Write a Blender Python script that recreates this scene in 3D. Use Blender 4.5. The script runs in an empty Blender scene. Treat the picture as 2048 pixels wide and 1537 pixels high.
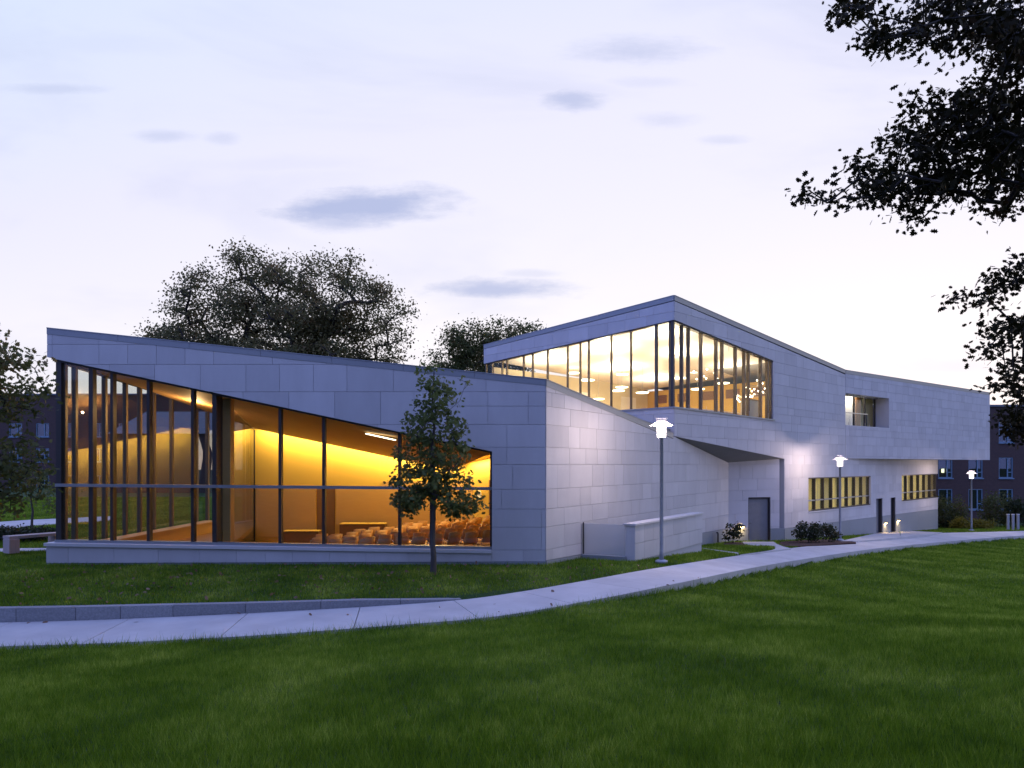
import bpy, math, random
import numpy as np
from mathutils import Vector, Matrix
R = math.radians
random.seed(7)
rng = np.random.default_rng(11)
sc = bpy.context.scene
col = sc.collection

# ------------------------------------------------------------------ camera
CAMZ = 3.0
FPX, CX, HY = 1400.0, 1024.0, 929.5          # focal length, centre column and horizon row in photo pixels
cam_d = bpy.data.cameras.new('camera'); cam = bpy.data.objects.new('camera', cam_d); col.objects.link(cam)
cam_d.sensor_width = 36.0
cam_d.lens = FPX / 2048 * 36.0
cam_d.shift_y = (HY - 768.5) / 2048
cam_d.clip_start = 0.1; cam_d.clip_end = 3000
cam.location = (0, 0, CAMZ); cam.rotation_euler = (R(90), 0, 0)
sc.camera = cam
sc.cycles.use_denoising = True
sc.cycles.max_bounces = 8
sc.cycles.diffuse_bounces = 4
sc.cycles.glossy_bounces = 3
sc.cycles.transparent_max_bounces = 16
sc.cycles.transmission_bounces = 6
sc.cycles.sample_clamp_indirect = 6.0
sc.cycles.caustics_reflective = False
sc.cycles.caustics_refractive = False

# ------------------------------------------------------------------ world: dusk sky, sun just gone down ahead on the right
SKY_STRENGTH = 0.12
SUN_AZ = R(28)          # to the right of the view direction
world = bpy.data.worlds.new('World'); sc.world = world; world.use_nodes = True
nt = world.node_tree; nt.nodes.clear()
def N(t, **kw):
    n = nt.nodes.new(t)
    for k, v in kw.items():
        setattr(n, k, v)
    return n
def L(a, b): nt.links.new(a, b)
def math_node(op, a, b=None, c=None, clamp=False):
    n = N('ShaderNodeMath', operation=op, use_clamp=clamp)
    for i, v in enumerate((a, b, c)):
        if v is None: continue
        if isinstance(v, (int, float)): n.inputs[i].default_value = v
        else: L(v, n.inputs[i])
    return n.outputs[0]
out = N('ShaderNodeOutputWorld'); bg = N('ShaderNodeBackground'); L(bg.outputs[0], out.inputs[0])
sky = N('ShaderNodeTexSky', sky_type='NISHITA', sun_disc=False, sun_elevation=R(3.0), sun_rotation=SUN_AZ,
        altitude=0, air_density=1.0, dust_density=0.6, ozone_density=3.0)
tc = N('ShaderNodeTexCoord')
sep = N('ShaderNodeSeparateXYZ'); L(tc.outputs['Generated'], sep.inputs[0])
X, Y, Z = sep.outputs
bg.inputs['Strength'].default_value = SKY_STRENGTH
# pale dusk veil: thin high haze that whitens the sky towards the afterglow and the horizon
sd = (math.sin(SUN_AZ), math.cos(SUN_AZ))
along = math_node('ADD', math_node('MULTIPLY', X, sd[0]), math_node('MULTIPLY', Y, sd[1]))
veil = N('ShaderNodeMapRange', interpolation_type='SMOOTHSTEP'); L(along, veil.inputs[0])
veil.inputs[1].default_value = -0.25; veil.inputs[2].default_value = 0.95
veil.inputs[3].default_value = 0.0; veil.inputs[4].default_value = 1.0
hor = math_node('POWER', math_node('SUBTRACT', 1.0, math_node('ABSOLUTE', Z), clamp=True), 3.0)
ramp = N('ShaderNodeValToRGB')
L(math_node('ADD', math_node('MULTIPLY', hor, 0.62), math_node('MULTIPLY', veil.outputs[0], 0.38)), ramp.inputs[0])
e = ramp.color_ramp.elements
e[0].position = 0.0; e[0].color = (0.52, 0.69, 1.02, 1)
e[1].position = 1.0; e[1].color = (1.14, 1.01, 0.98, 1)
for p, c in ((0.22, (0.63, 0.75, 0.97, 1)), (0.46, (0.82, 0.81, 0.97, 1)), (0.72, (0.98, 0.925, 0.965, 1))):
    q = e.new(p); q.color = c
dusk = N('ShaderNodeVectorMath', operation='SCALE'); L(ramp.outputs[0], dusk.inputs[0]); dusk.inputs[3].default_value = 1.21 / SKY_STRENGTH
# the sky away from the afterglow is the deeper blue of dusk
back = N('ShaderNodeMapRange', interpolation_type='SMOOTHSTEP'); L(along, back.inputs[0])
back.inputs[1].default_value = 0.30; back.inputs[2].default_value = -0.35; back.inputs[3].default_value = 0.0; back.inputs[4].default_value = 1.0
deep = N('ShaderNodeMix', data_type='RGBA'); zen = N('ShaderNodeMapRange', interpolation_type='SMOOTHSTEP'); L(Z, zen.inputs[0])
zen.inputs[1].default_value = 0.50; zen.inputs[2].default_value = 0.90; zen.inputs[3].default_value = 0.0; zen.inputs[4].default_value = 0.85
L(math_node('MAXIMUM', math_node('MULTIPLY', back.outputs[0], 0.95), zen.outputs[0]), deep.inputs[0])
L(dusk.outputs[0], deep.inputs[6]); deep.inputs[7].default_value = (0.48 / SKY_STRENGTH, 0.63 / SKY_STRENGTH, 1.70 / SKY_STRENGTH, 1)
nis = N('ShaderNodeMix', data_type='RGBA'); nis.inputs[0].default_value = 0.86
L(sky.outputs[0], nis.inputs[6]); L(deep.outputs[2], nis.inputs[7])
# clouds: thin dark lenses of cloud drifting ahead, laid out by sky direction
ysafe = math_node('MAXIMUM', Y, 0.05)
U = math_node('DIVIDE', X, ysafe); V = math_node('DIVIDE', Z, ysafe)
noise = N('ShaderNodeTexNoise'); noise.inputs['Scale'].default_value = 5.0; noise.inputs['Detail'].default_value = 5.0
noise.inputs['Roughness'].default_value = 0.6
cv = N('ShaderNodeCombineXYZ'); L(U, cv.inputs[0]); L(math_node('MULTIPLY', V, 4.0), cv.inputs[1]); L(cv.outputs[0], noise.inputs['Vector'])
noise2 = N('ShaderNodeTexNoise'); noise2.inputs['Scale'].default_value = 16.0; noise2.inputs['Detail'].default_value = 6.0; noise2.inputs['Roughness'].default_value = 0.7
cv2 = N('ShaderNodeCombineXYZ'); L(U, cv2.inputs[0]); L(math_node('MULTIPLY', V, 2.6), cv2.inputs[1]); L(cv2.outputs[0], noise2.inputs['Vector'])
wob = math_node('ADD', math_node('MULTIPLY', math_node('SUBTRACT', noise.outputs[0], 0.5), 1.7), math_node('MULTIPLY', math_node('SUBTRACT', noise2.outputs[0], 0.5), 0.9))
# broad faint streaks of high cloud over the whole sky ahead
st = N('ShaderNodeTexNoise'); st.inputs['Scale'].default_value = 1.6; st.inputs['Detail'].default_value = 5.0; st.inputs['Roughness'].default_value = 0.55; st.inputs['Distortion'].default_value = 0.4
sv = N('ShaderNodeCombineXYZ'); L(math_node('ADD', U, math_node('MULTIPLY', V, 0.5)), sv.inputs[0]); L(math_node('MULTIPLY', V, 3.2), sv.inputs[1]); L(sv.outputs[0], st.inputs['Vector'])
sm = N('ShaderNodeMapRange', interpolation_type='SMOOTHSTEP'); L(st.outputs[0], sm.inputs[0]); sm.inputs[1].default_value = 0.46; sm.inputs[2].default_value = 0.72; sm.inputs[3].default_value = 0.0; sm.inputs[4].default_value = 0.34
total = sm.outputs[0]
for (px, py, rx, ry, amt) in ((735, 415, 215, 46, 1.0), (690, 437, 110, 30, .7), (990, 580, 175, 25, .85), (1140, 200, 75, 28, .75), (1285, 105, 150, 32, .55),
                              (330, 272, 70, 16, .42), (445, 276, 40, 15, .32), (95, 178, 130, 15, .42), (1330, 240, 80, 18, .30), (1450, 282, 60, 12, .3),
                              (1060, 548, 70, 10, .3), (1300, 165, 90, 14, .2), (560, 330, 260, 22, .12), (180, 90, 240, 30, .12)):
    u0, v0, a, b = (px - CX) / FPX, (HY - py) / FPX, rx / FPX, ry / FPX
    du = math_node('DIVIDE', math_node('SUBTRACT', U, u0), a); dv = math_node('DIVIDE', math_node('SUBTRACT', V, v0), b)
    rr = math_node('SQRT', math_node('ADD', math_node('MULTIPLY', du, du), math_node('MULTIPLY', dv, dv)))
    m = N('ShaderNodeMapRange', interpolation_type='SMOOTHSTEP'); L(math_node('ADD', rr, wob), m.inputs[0])
    m.inputs[1].default_value = 1.20; m.inputs[2].default_value = 0.10; m.inputs[3].default_value = 0; m.inputs[4].default_value = amt
    total = m.outputs[0] if total is None else math_node('MAXIMUM', total, m.outputs[0])
total = math_node('MULTIPLY', total, math_node('GREATER_THAN', Y, 0.06))
cl = N('ShaderNodeMix', data_type='RGBA'); L(math_node('MULTIPLY', total, 0.85), cl.inputs[0]); L(nis.outputs[2], cl.inputs[6])
cl.inputs[7].default_value = (0.42 / SKY_STRENGTH, 0.49 / SKY_STRENGTH, 0.76 / SKY_STRENGTH, 1)
L(cl.outputs[2], bg.inputs['Color'])

sc.view_settings.view_transform = 'Standard'
sc.view_settings.look = 'None'
sc.view_settings.exposure = 0.0
sc.view_settings.gamma = 1.0
sc.view_settings.use_curve_mapping = False

# ------------------------------------------------------------------ helpers
def P(px, py, y):                       # photo pixel at a given distance -> place
    return Vector(((px - CX) / FPX * y, y, CAMZ + (HY - py) / FPX * y))

class MB:
    def __init__(s): s.v = []; s.f = []
    def add(s, vs, fs):
        o = len(s.v); s.v += [tuple(v) for v in vs]; s.f += [tuple(i + o for i in f) for f in fs]; return s
    def box(s, c, sx, sy, sz, ax=(1, 0, 0)):           # c = centre, ax = direction of local x in plan
        ax = Vector(ax).normalized(); ay = Vector((-ax.y, ax.x, 0)); az = Vector((0, 0, 1)); c = Vector(c)
        vs = [c + ax * (i * sx / 2) + ay * (j * sy / 2) + az * (k * sz / 2) for k in (-1, 1) for j in (-1, 1) for i in (-1, 1)]
        return s.add(vs, [(0, 2, 3, 1), (4, 5, 7, 6), (0, 1, 5, 4), (2, 6, 7, 3), (0, 4, 6, 2), (1, 3, 7, 5)])
    def bar(s, a, b, w, h, up=(0, 0, 1)):              # straight bar from a to b
        a, b = Vector(a), Vector(b); d = (b - a).normalized(); up = Vector(up)
        x = d.cross(up)
        if x.length < 1e-4: x = d.cross(Vector((1, 0, 0)))
        x.normalize(); u = x.cross(d)
        vs = [p + x * (i * w / 2) + u * (k * h / 2) for p in (a, b) for k in (-1, 1) for i in (-1, 1)]
        return s.add(vs, [(0, 1, 3, 2), (4, 6, 7, 5), (0, 4, 5, 1), (2, 3, 7, 6), (0, 2, 6, 4), (1, 5, 7, 3)])
    def prism(s, poly, off):                           # polygon (list of 3d points) pushed along vector off
        n = len(poly); off = Vector(off); vs = [Vector(p) for p in poly] + [Vector(p) + off for p in poly]
        return s.add(vs, [tuple(range(n)), tuple(range(2 * n - 1, n - 1, -1))] + [(i, i + n, (i + 1) % n + n, (i + 1) % n) for i in range(n)])
    def tube(s, pts, rad, n=8, cap=True):
        pts = [Vector(p) for p in pts]; rad = [rad] * len(pts) if isinstance(rad, (int, float)) else rad
        o = len(s.v); prev = None
        for i, p in enumerate(pts):
            d = (pts[min(i + 1, len(pts) - 1)] - pts[max(i - 1, 0)]).normalized()
            x = d.cross(Vector((0, 0, 1))) if prev is None else prev - d * prev.dot(d)
            if x.length < 1e-3: x = d.cross(Vector((1, 0, 0)))
            x.normalize(); prev = x; y = d.cross(x)
            for k in range(n):
                a = 2 * math.pi * k / n; s.v.append(tuple(p + (x * math.cos(a) + y * math.sin(a)) * rad[i]))
        for i in range(len(pts) - 1):
            for k in range(n):
                k2 = (k + 1) % n; s.f.append((o + i * n + k, o + i * n + k2, o + (i + 1) * n + k2, o + (i + 1) * n + k))
        if cap:
            s.f.append(tuple(o + k for k in range(n - 1, -1, -1))); s.f.append(tuple(o + (len(pts) - 1) * n + k for k in range(n)))
        return s
    def lathe(s, prof, c=(0, 0, 0), n=20):             # profile [(r, z)]
        o = len(s.v)
        for r, z in prof:
            for k in range(n):
                a = 2 * math.pi * k / n; s.v.append((c[0] + r * math.cos(a), c[1] + r * math.sin(a), c[2] + z))
        for i in range(len(prof) - 1):
            for k in range(n):
                k2 = (k + 1) % n; s.f.append((o + i * n + k, o + i * n + k2, o + (i + 1) * n + k2, o + (i + 1) * n + k))
        s.f.append(tuple(o + k for k in range(n - 1, -1, -1))); s.f.append(tuple(o + (len(prof) - 1) * n + k for k in range(n)))
        return s
    def mesh(s, name, mat, smooth=False):
        m = bpy.data.meshes.new(name); m.from_pydata(s.v, [], s.f); m.materials.append(mat)
        if smooth: m.shade_smooth()
        m.update(); return m

WPOS = {}                                 # where the origin of every placed object stands
def link(name, data, parent=None, loc=None, world=True):
    o = bpy.data.objects.new(name, data); col.objects.link(o)
    if loc is not None: o.location = loc
    WPOS[o] = Vector(loc) if loc is not None else Vector((0, 0, 0))
    if parent is not None:
        o.parent = parent
        if world: o.matrix_parent_inverse = Matrix.Translation(-WPOS.get(parent, Vector((0, 0, 0))))
    return o
def part(name, mb, mat, parent=None, smooth=False, world=True):
    return link(name, mb.mesh(name, mat, smooth), parent, None, world)
def tag(o, label=None, cat=None, group=None, kind=None):
    if label: o['label'] = label
    if cat: o['category'] = cat
    if group: o['group'] = group
    if kind: o['kind'] = kind
    return o
def thing(name, label, cat, loc=(0, 0, 0), group=None):
    o = link(name, None, None, loc); o.empty_display_size = 0.3
    return tag(o, label, cat, group)
def copy_tree(o, parent=None, loc=None):
    c = o.copy(); col.objects.link(c); c.parent = parent
    if loc is not None: c.location = loc
    WPOS[c] = Vector(c.location)
    for ch in list(o.children): copy_tree(ch, c)
    return c
def lamp(name, kind, parent, loc, energy, color, size=0.1, world=True, **kw):
    l = bpy.data.lights.new(name, kind); l.energy = energy; l.color = color
    if kind == 'POINT' or kind == 'SPOT': l.shadow_soft_size = size
    for k, v in kw.items(): setattr(l, k, v)
    o = link(name, l, parent, loc, world); return o

# ------------------------------------------------------------------ materials
def material(name, base, rough=0.6, metal=0.0, spec=0.5, noise=None, bump=None, obj_var=0.0, island_var=0.0, transl=0.0):
    """noise = (scale, amount[, colour2[, stretch]]); bump = (scale, strength, distance)"""
    m = bpy.data.materials.new(name); m.use_nodes = True; t = m.node_tree; ns = t.nodes; b = ns['Principled BSDF']
    b.inputs['Roughness'].default_value = rough; b.inputs['Metallic'].default_value = metal; b.inputs['Specular IOR Level'].default_value = spec
    b.inputs['Base Color'].default_value = (*base, 1)
    cur = None
    def rgb():
        n = ns.new('ShaderNodeRGB'); n.outputs[0].default_value = (*base, 1); return n.outputs[0]
    geo = ns.new('ShaderNodeNewGeometry')
    if noise:
        sc_, amt = noise[0], noise[1]; c2 = noise[2] if len(noise) > 2 else tuple(x * 0.5 for x in base)
        tx = ns.new('ShaderNodeTexNoise'); tx.inputs['Scale'].default_value = sc_; tx.inputs['Detail'].default_value = 6; tx.inputs['Roughness'].default_value = .62
        vec = geo.outputs['Position']
        if len(noise) > 3:
            mp = ns.new('ShaderNodeMapping'); mp.inputs['Scale'].default_value = noise[3]; t.links.new(vec, mp.inputs[0]); vec = mp.outputs[0]
        t.links.new(vec, tx.inputs['Vector'])
        mr = ns.new('ShaderNodeMapRange'); mr.inputs[1].default_value = .32; mr.inputs[2].default_value = .68; mr.inputs[3].default_value = 0; mr.inputs[4].default_value = amt
        t.links.new(tx.outputs[0], mr.inputs[0])
        mx = ns.new('ShaderNodeMix'); mx.data_type = 'RGBA'; t.links.new(mr.outputs[0], mx.inputs[0])
        mx.inputs[6].default_value = (*base, 1); mx.inputs[7].default_value = (*c2, 1); cur = mx.outputs[2]
    for var, src in ((obj_var, 'obj'), (island_var, 'isl')):
        if var:
            if src == 'obj': r = ns.new('ShaderNodeObjectInfo').outputs['Random']
            else: r = geo.outputs['Random Per Island']
            mr = ns.new('ShaderNodeMapRange'); mr.inputs[3].default_value = 1 - var; mr.inputs[4].default_value = 1 + var; t.links.new(r, mr.inputs[0])
            sc2 = ns.new('ShaderNodeVectorMath'); sc2.operation = 'SCALE'; t.links.new(cur if cur else rgb(), sc2.inputs[0]); t.links.new(mr.outputs[0], sc2.inputs[3]); cur = sc2.outputs[0]
    if cur: t.links.new(cur, b.inputs['Base Color'])
    if bump:
        tx = ns.new('ShaderNodeTexNoise'); tx.inputs['Scale'].default_value = bump[0]; tx.inputs['Detail'].default_value = 5
        t.links.new(geo.outputs['Position'], tx.inputs['Vector'])
        bp = ns.new('ShaderNodeBump'); bp.inputs['Strength'].default_value = bump[1]; bp.inputs['Distance'].default_value = bump[2]
        t.links.new(tx.outputs[0], bp.inputs['Height']); t.links.new(bp.outputs[0], b.inputs['Normal'])
    if transl:
        tr = ns.new('ShaderNodeBsdfTranslucent'); ms = ns.new('ShaderNodeMixShader'); ms.inputs[0].default_value = transl
        if cur: t.links.new(cur, tr.inputs[0])
        else: tr.inputs[0].default_value = (*base, 1)
        o = ns['Material Output']; t.links.new(b.outputs[0], ms.inputs[1]); t.links.new(tr.outputs[0], ms.inputs[2]); t.links.new(ms.outputs[0], o.inputs[0])
    return m
def emit(name, colr, strength):
    m = bpy.data.materials.new(name); m.use_nodes = True; t = m.node_tree; t.nodes.remove(t.nodes['Principled BSDF'])
    e_ = t.nodes.new('ShaderNodeEmission'); e_.inputs[0].default_value = (*colr, 1); e_.inputs[1].default_value = strength
    t.links.new(e_.outputs[0], t.nodes['Material Output'].inputs[0]); return m
def glass(name, tint=(0.95, 0.965, 0.95), refl=.85, r0=0.02):
    m = bpy.data.materials.new(name); m.use_nodes = True; t = m.node_tree; t.nodes.remove(t.nodes['Principled BSDF'])
    tr = t.nodes.new('ShaderNodeBsdfTransparent'); tr.inputs[0].default_value = (*tint, 1)
    gl = t.nodes.new('ShaderNodeBsdfGlossy'); gl.inputs['Roughness'].default_value = 0.0; gl.inputs[0].default_value = (refl, refl, refl, 1)
    lw = t.nodes.new('ShaderNodeLayerWeight'); lw.inputs[0].default_value = 0.5
    pw = t.nodes.new('ShaderNodeMath'); pw.operation = 'POWER'; pw.inputs[1].default_value = 5.0; t.links.new(lw.outputs['Facing'], pw.inputs[0])
    ma = t.nodes.new('ShaderNodeMath'); ma.operation = 'MULTIPLY_ADD'; ma.inputs[1].default_value = 0.9; ma.inputs[2].default_value = r0; t.links.new(pw.outputs[0], ma.inputs[0])
    mx = t.nodes.new('ShaderNodeMixShader'); t.links.new(ma.outputs[0], mx.inputs[0]); t.links.new(tr.outputs[0], mx.inputs[1]); t.links.new(gl.outputs[0], mx.inputs[2])
    t.links.new(mx.outputs[0], t.nodes['Material Output'].inputs[0]); return m

M = dict(
    stone=material('limestone', (.56, .55, .54), .75, spec=.3, noise=(1.5, .5, (.45, .44, .43), (1, 1, .35)), bump=(60, .12, .01), obj_var=.065, island_var=0),
    stone_far=material('limestone_joined', (.56, .55, .54), .75, spec=.3, noise=(1.5, .5, (.45, .44, .43), (1, 1, .35)), bump=(60, .12, .01), island_var=.065),
    joint=material('joint_backing', (.46, .46, .46), .9),
    granite=material('grey_granite', (.27, .30, .31), .6, noise=(38, .5, (.17, .19, .2)), obj_var=.04),
    coping=material('coping_metal', (.30, .315, .32), .5, metal=.35, noise=(.7, .3, (.25, .265, .27))),
    ledge=material('sill_stone', (.58, .57, .55), .6, noise=(3, .2, (.5, .49, .48))),
    bronze=material('bronze_mullion', (.050, .045, .042), .45, metal=.3, noise=(3, .3)),
    tan=material('lit_bronze_mullion', (.15, .115, .075), .45, metal=.2, noise=(3, .3)),  # bronze lightened: interior light on the mullions is put into the colour
    alum=material('anodised_bar', (.33, .35, .37), .4, metal=.6, noise=(4, .2)),
    glass=glass('clear_glass'),
    glass_west=glass('lobby_glass', (.93, .95, .93), .9, .10),
    glass_up=glass('upper_glass', (.97, .97, .94), .55),
    darkglass=glass('window_glass', (.55, .62, .62), 1.0, .08),
    soffit=material('soffit_panel', (.24, .24, .24), .8, noise=(2, .2)),
    door=material('door_paint', (.21, .21, .21), .5, noise=(5, .25)),
    steel=material('brushed_steel', (.45, .45, .45), .3, metal=.9, noise=(9, .2)),
    pole=material('pole_metal', (.40, .42, .45), .5, metal=.3, noise=(6, .3)),
    concrete=material('path_concrete', (.52, .51, .49), .85, noise=(.9, .75, (.38, .37, .36)), bump=(45, .25, .01), obj_var=.05),
    kerb=material('granite_kerb', (.30, .31, .32), .8, noise=(26, .75, (.17, .18, .19)), bump=(30, .5, .02), obj_var=.1),
    soil=material('lawn_soil', (.030, .075, .008), .95, noise=(2.2, .8, (.016, .042, .006)), bump=(20, .8, .05)),
    mulch=material('bark_mulch', (.075, .030, .020), .95, noise=(22, .9, (.03, .014, .01)), bump=(30, 1.0, .05)),
    ochre=material('ochre_wall', (.66, .43, .075), .55, noise=(.5, .25, (.60, .37, .065))),
    wood=material('maple_panel', (.56, .33, .115), .45, noise=(2.0, .4, (.46, .25, .08), (1, 1, 9))),
    wood_dark=material('dark_wood', (.20, .095, .032), .45, noise=(3, .4, (.13, .06, .02), (1, 1, 8))),
    ceil=material('auditorium_ceiling', (.46, .27, .11), .7, noise=(.8, .2)),
    floor=material('interior_floor', (.36, .20, .09), .5, noise=(1.5, .3)),
    seat=material('chair_wood', (.68, .38, .16), .42, noise=(5, .3, (.56, .29, .11), (1, 1, 5)), obj_var=.1),
    white=material('white_paint', (.80, .79, .75), .6, noise=(1.2, .12, (.74, .73, .69))),
    cream=material('cream_paint', (.66, .60, .42), .6, noise=(.9, .2, (.58, .52, .34))),
    black=material('black_metal', (.02, .02, .022), .4, noise=(8, .3)),
    brick=None,
    bark=material('bark', (.035, .028, .022), .95, noise=(9, .7, (.016, .013, .010), (1, 1, .25)), bump=(25, .9, .03)),
    bark_young=material('young_bark', (.085, .075, .065), .9, noise=(9, .6, (.05, .045, .04), (1, 1, .3)), bump=(30, .6, .01)),
    cove=emit('cove_lamp', (1.0, .66, .22), 9.0),
    lampglow=emit('street_lamp_glow', (1.0, .87, .80), 16.0),
    pend=emit('pendant_glow', (1.0, .86, .58), 5.0),
    bulb=emit('bulb_glow', (1.0, .85, .62), 22.0),
    wallglow=emit('wall_lamp_glow', (1.0, .70, .30), 20.0),
)

# ------------------------------------------------------------------ plan of the building (plan points x, y)
FY = 21.0                                            # front wall plane
FL, FR = (95 - CX) / FPX * FY, (1091 - CX) / FPX * FY
class Wall:                                          # upright wall plane: o = plan start, d = plan direction (left to right seen from outside)
    def __init__(s, o, d):
        s.o = Vector((o[0], o[1], 0)); s.d = Vector((d[0], d[1], 0)).normalized(); s.n = Vector((s.d.y, -s.d.x, 0))
    def at(s, px, py=None):                          # photo pixel -> (u, z) on the wall
        k = (px - CX) / FPX
        u = (k * s.o.y - s.o.x) / (s.d.x - k * s.d.y)
        y = s.o.y + u * s.d.y
        return u if py is None else (u, CAMZ + (HY - py) / FPX * y)
    def p(s, u, z, off=0.0): return s.o + s.d * u + Vector((0, 0, z)) + s.n * off
WF = Wall((FL, FY), (1, 0))
WR = Wall((FR, FY), (.559, .829))
PC = Vector((6.876, 29.71, 0))                       # prow corner in plan
WP = Wall((PC.x, PC.y), (.719, .695))                # prow, right face
WB = Wall((20.33, 42.7), (.792, .610))               # overhanging box
WLd = Vector((-.711, .703, 0)).normalized()
LEFT_END = PC + WLd * 11.8
WL = Wall((LEFT_END.x, LEFT_END.y), (-WLd.x, -WLd.y))  # prow, left face (left to right)
CC = WR.p(WR.at(1456), 0)                            # inner corner of the recess
BB = WP.p(WP.at(1568), 0)                            # outer corner of the recess

# ------------------------------------------------------------------ ground
def sstep(a, b, x):
    t = np.clip((np.asarray(x, float) - a) / (b - a), 0, 1); return t * t * (3 - 2 * t)
def F(x, y):
    return -0.062 * np.minimum(np.maximum(np.asarray(y, float) - 20.5, 0), 42) * sstep(-2, 8, x)
SECT = [((-420, 1306), (-360, 1252), -.27), ((0, 1293), (60, 1244), -.25), ((200, 1287), (300, 1236), -.22), ((500, 1272), (590, 1222), -.15), ((800, 1250), (890, 1203), -.06),
        ((1000, 1232), (1040, 1184), -.015), ((1200, 1198), (1180, 1160), .0), ((1350, 1168), (1310, 1137), -.03), ((1500, 1137), (1480, 1111), -.25), ((1600, 1120), (1580, 1097), -.45),
        ((1750, 1098), (1700, 1084), -.80), ((1900, 1083), (1860, 1067.5), -1.30), ((2040, 1072), (2040, 1062.5), -1.70), ((2250, 1060.5), (2260, 1054), -2.2)]
def ground_pt(px, py, z):
    y = (CAMZ - z) * FPX / (py - HY); return np.array(((px - CX) / FPX * y, y, z))
def spline(pts, n):
    pts = np.array(pts); out_ = []
    q = np.vstack([2 * pts[0] - pts[1], pts, 2 * pts[-1] - pts[-2]])
    for i in range(1, len(q) - 2):
        for t in np.linspace(0, 1, n, endpoint=False):
            a, b_, c, d = q[i - 1], q[i], q[i + 1], q[i + 2]
            out_.append(.5 * (2 * b_ + (c - a) * t + (2 * a - 5 * b_ + 4 * c - d) * t * t + (3 * b_ - a - 3 * c + d) * t ** 3))
    out_.append(pts[-1]); return np.array(out_)
def sect_z(s):                                        # from the lamp onwards the path lies on the falling ground
    z = s[2]
    if s[0][0] >= 1350:
        for _ in range(40): q = ground_pt(*s[1], z); z = .5 * z + .5 * float(F(q[0], q[1]))
    return z
SECT = [(s[0], s[1], sect_z(s)) for s in SECT]
NEAR = spline([ground_pt(*s[0], s[2]) for s in SECT], 12)
FAR = spline([ground_pt(*s[1], s[2]) for s in SECT], 12)
def seg_dist(px, py, line):                          # distance to polyline, sign (+ = left of its direction, i.e. away from the camera), z at the foot
    best = np.full(px.shape, 1e9); side = np.zeros(px.shape); zz = np.zeros(px.shape)
    for a, b_ in zip(line[:-1], line[1:]):
        d = b_[:2] - a[:2]; l2 = d @ d
        t = np.clip(((px - a[0]) * d[0] + (py - a[1]) * d[1]) / l2, 0, 1)
        fx, fy = a[0] + t * d[0], a[1] + t * d[1]
        dist = np.hypot(px - fx, py - fy)
        m = dist < best
        best = np.where(m, dist, best); zz = np.where(m, a[2] + t * (b_[2] - a[2]), zz)
        side = np.where(m, d[0] * (py - a[1]) - d[1] * (px - a[0]), side)
    return best, side, zz
def inside(poly, x, y):
    r = np.zeros(np.shape(x), bool); n = len(poly)
    for i in range(n):
        (x1, y1), (x2, y2) = poly[i], poly[(i + 1) % n]
        c = ((y1 > y) != (y2 > y)) & (x < (x2 - x1) * (y - y1) / (y2 - y1 + 1e-12) + x1); r ^= c
    return r
PAVIL = [(FL + .5, FY + .45), (FR - .3, FY + .45), (CC.x - .9, CC.y), (CC.x - 3, 38), (FL + .5, 38)]
def terrain(x, y):
    x = np.asarray(x, float); y = np.asarray(y, float)
    dn, sn, zn = seg_dist(x, y, NEAR); df, sf, zf = seg_dist(x, y, FAR)
    near_side = sn < 0; far_side = (sf > 0) & (df > np.where(x < .5, .17, 0))
    rad = np.hypot(x, y)
    hill = .15 * dn * (1 - sstep(8, 22, rad)) + .02 * dn * sstep(-10, -30, x)
    wave = .02 * np.sin(x * .9 + 1) * np.sin(y * .7)
    zl = zn - .06 - .20 * sstep(1, 6, x) + hill + wave * sstep(0, 1.5, dn)
    t = sstep(0.0, 1.2, df)
    base = F(x, y)
    zr = np.where(x < 0, base, base * t + (zf - .02) * (1 - t)) - .0
    z = np.where(near_side, zl, np.where(far_side, zr, np.minimum(zn, zf) - .12))
    return z
gx = np.unique(np.concatenate([np.linspace(-900, -60, 15), np.linspace(-60, -20, 41), np.arange(-20, 20, .16), np.linspace(20, 45, 80), np.linspace(45, 120, 26), np.linspace(120, 900, 12)]).round(3))
gy = np.unique(np.concatenate([np.linspace(-400, -12, 12), np.linspace(-12, 2, 20), np.arange(2, 30, .16), np.linspace(30, 60, 100), np.linspace(60, 140, 30), np.linspace(140, 1500, 12)]).round(3))
GX, GY = np.meshgrid(gx, gy); GZ0 = terrain(GX, GY); GZ = np.where(inside(PAVIL, GX, GY), GZ0 - 1.6, GZ0)
_dn, _sn, _ = seg_dist(GX, GY, NEAR); _df, _sf, _ = seg_dist(GX, GY, FAR)
SDN, SDF = _dn * np.sign(_sn), _df * np.sign(_sf)     # signed distance to the two path edges
def lookup(field, x, y):
    i = np.clip(np.searchsorted(gx, x) - 1, 0, len(gx) - 2); j = np.clip(np.searchsorted(gy, y) - 1, 0, len(gy) - 2)
    tx = (x - gx[i]) / (gx[i + 1] - gx[i]); ty = (y - gy[j]) / (gy[j + 1] - gy[j])
    return (field[j, i] * (1 - tx) + field[j, i + 1] * tx) * (1 - ty) + (field[j + 1, i] * (1 - tx) + field[j + 1, i + 1] * tx) * ty
GZ = np.where(GY > 140, GZ - 0.004 * (GY - 140), GZ)
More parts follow.
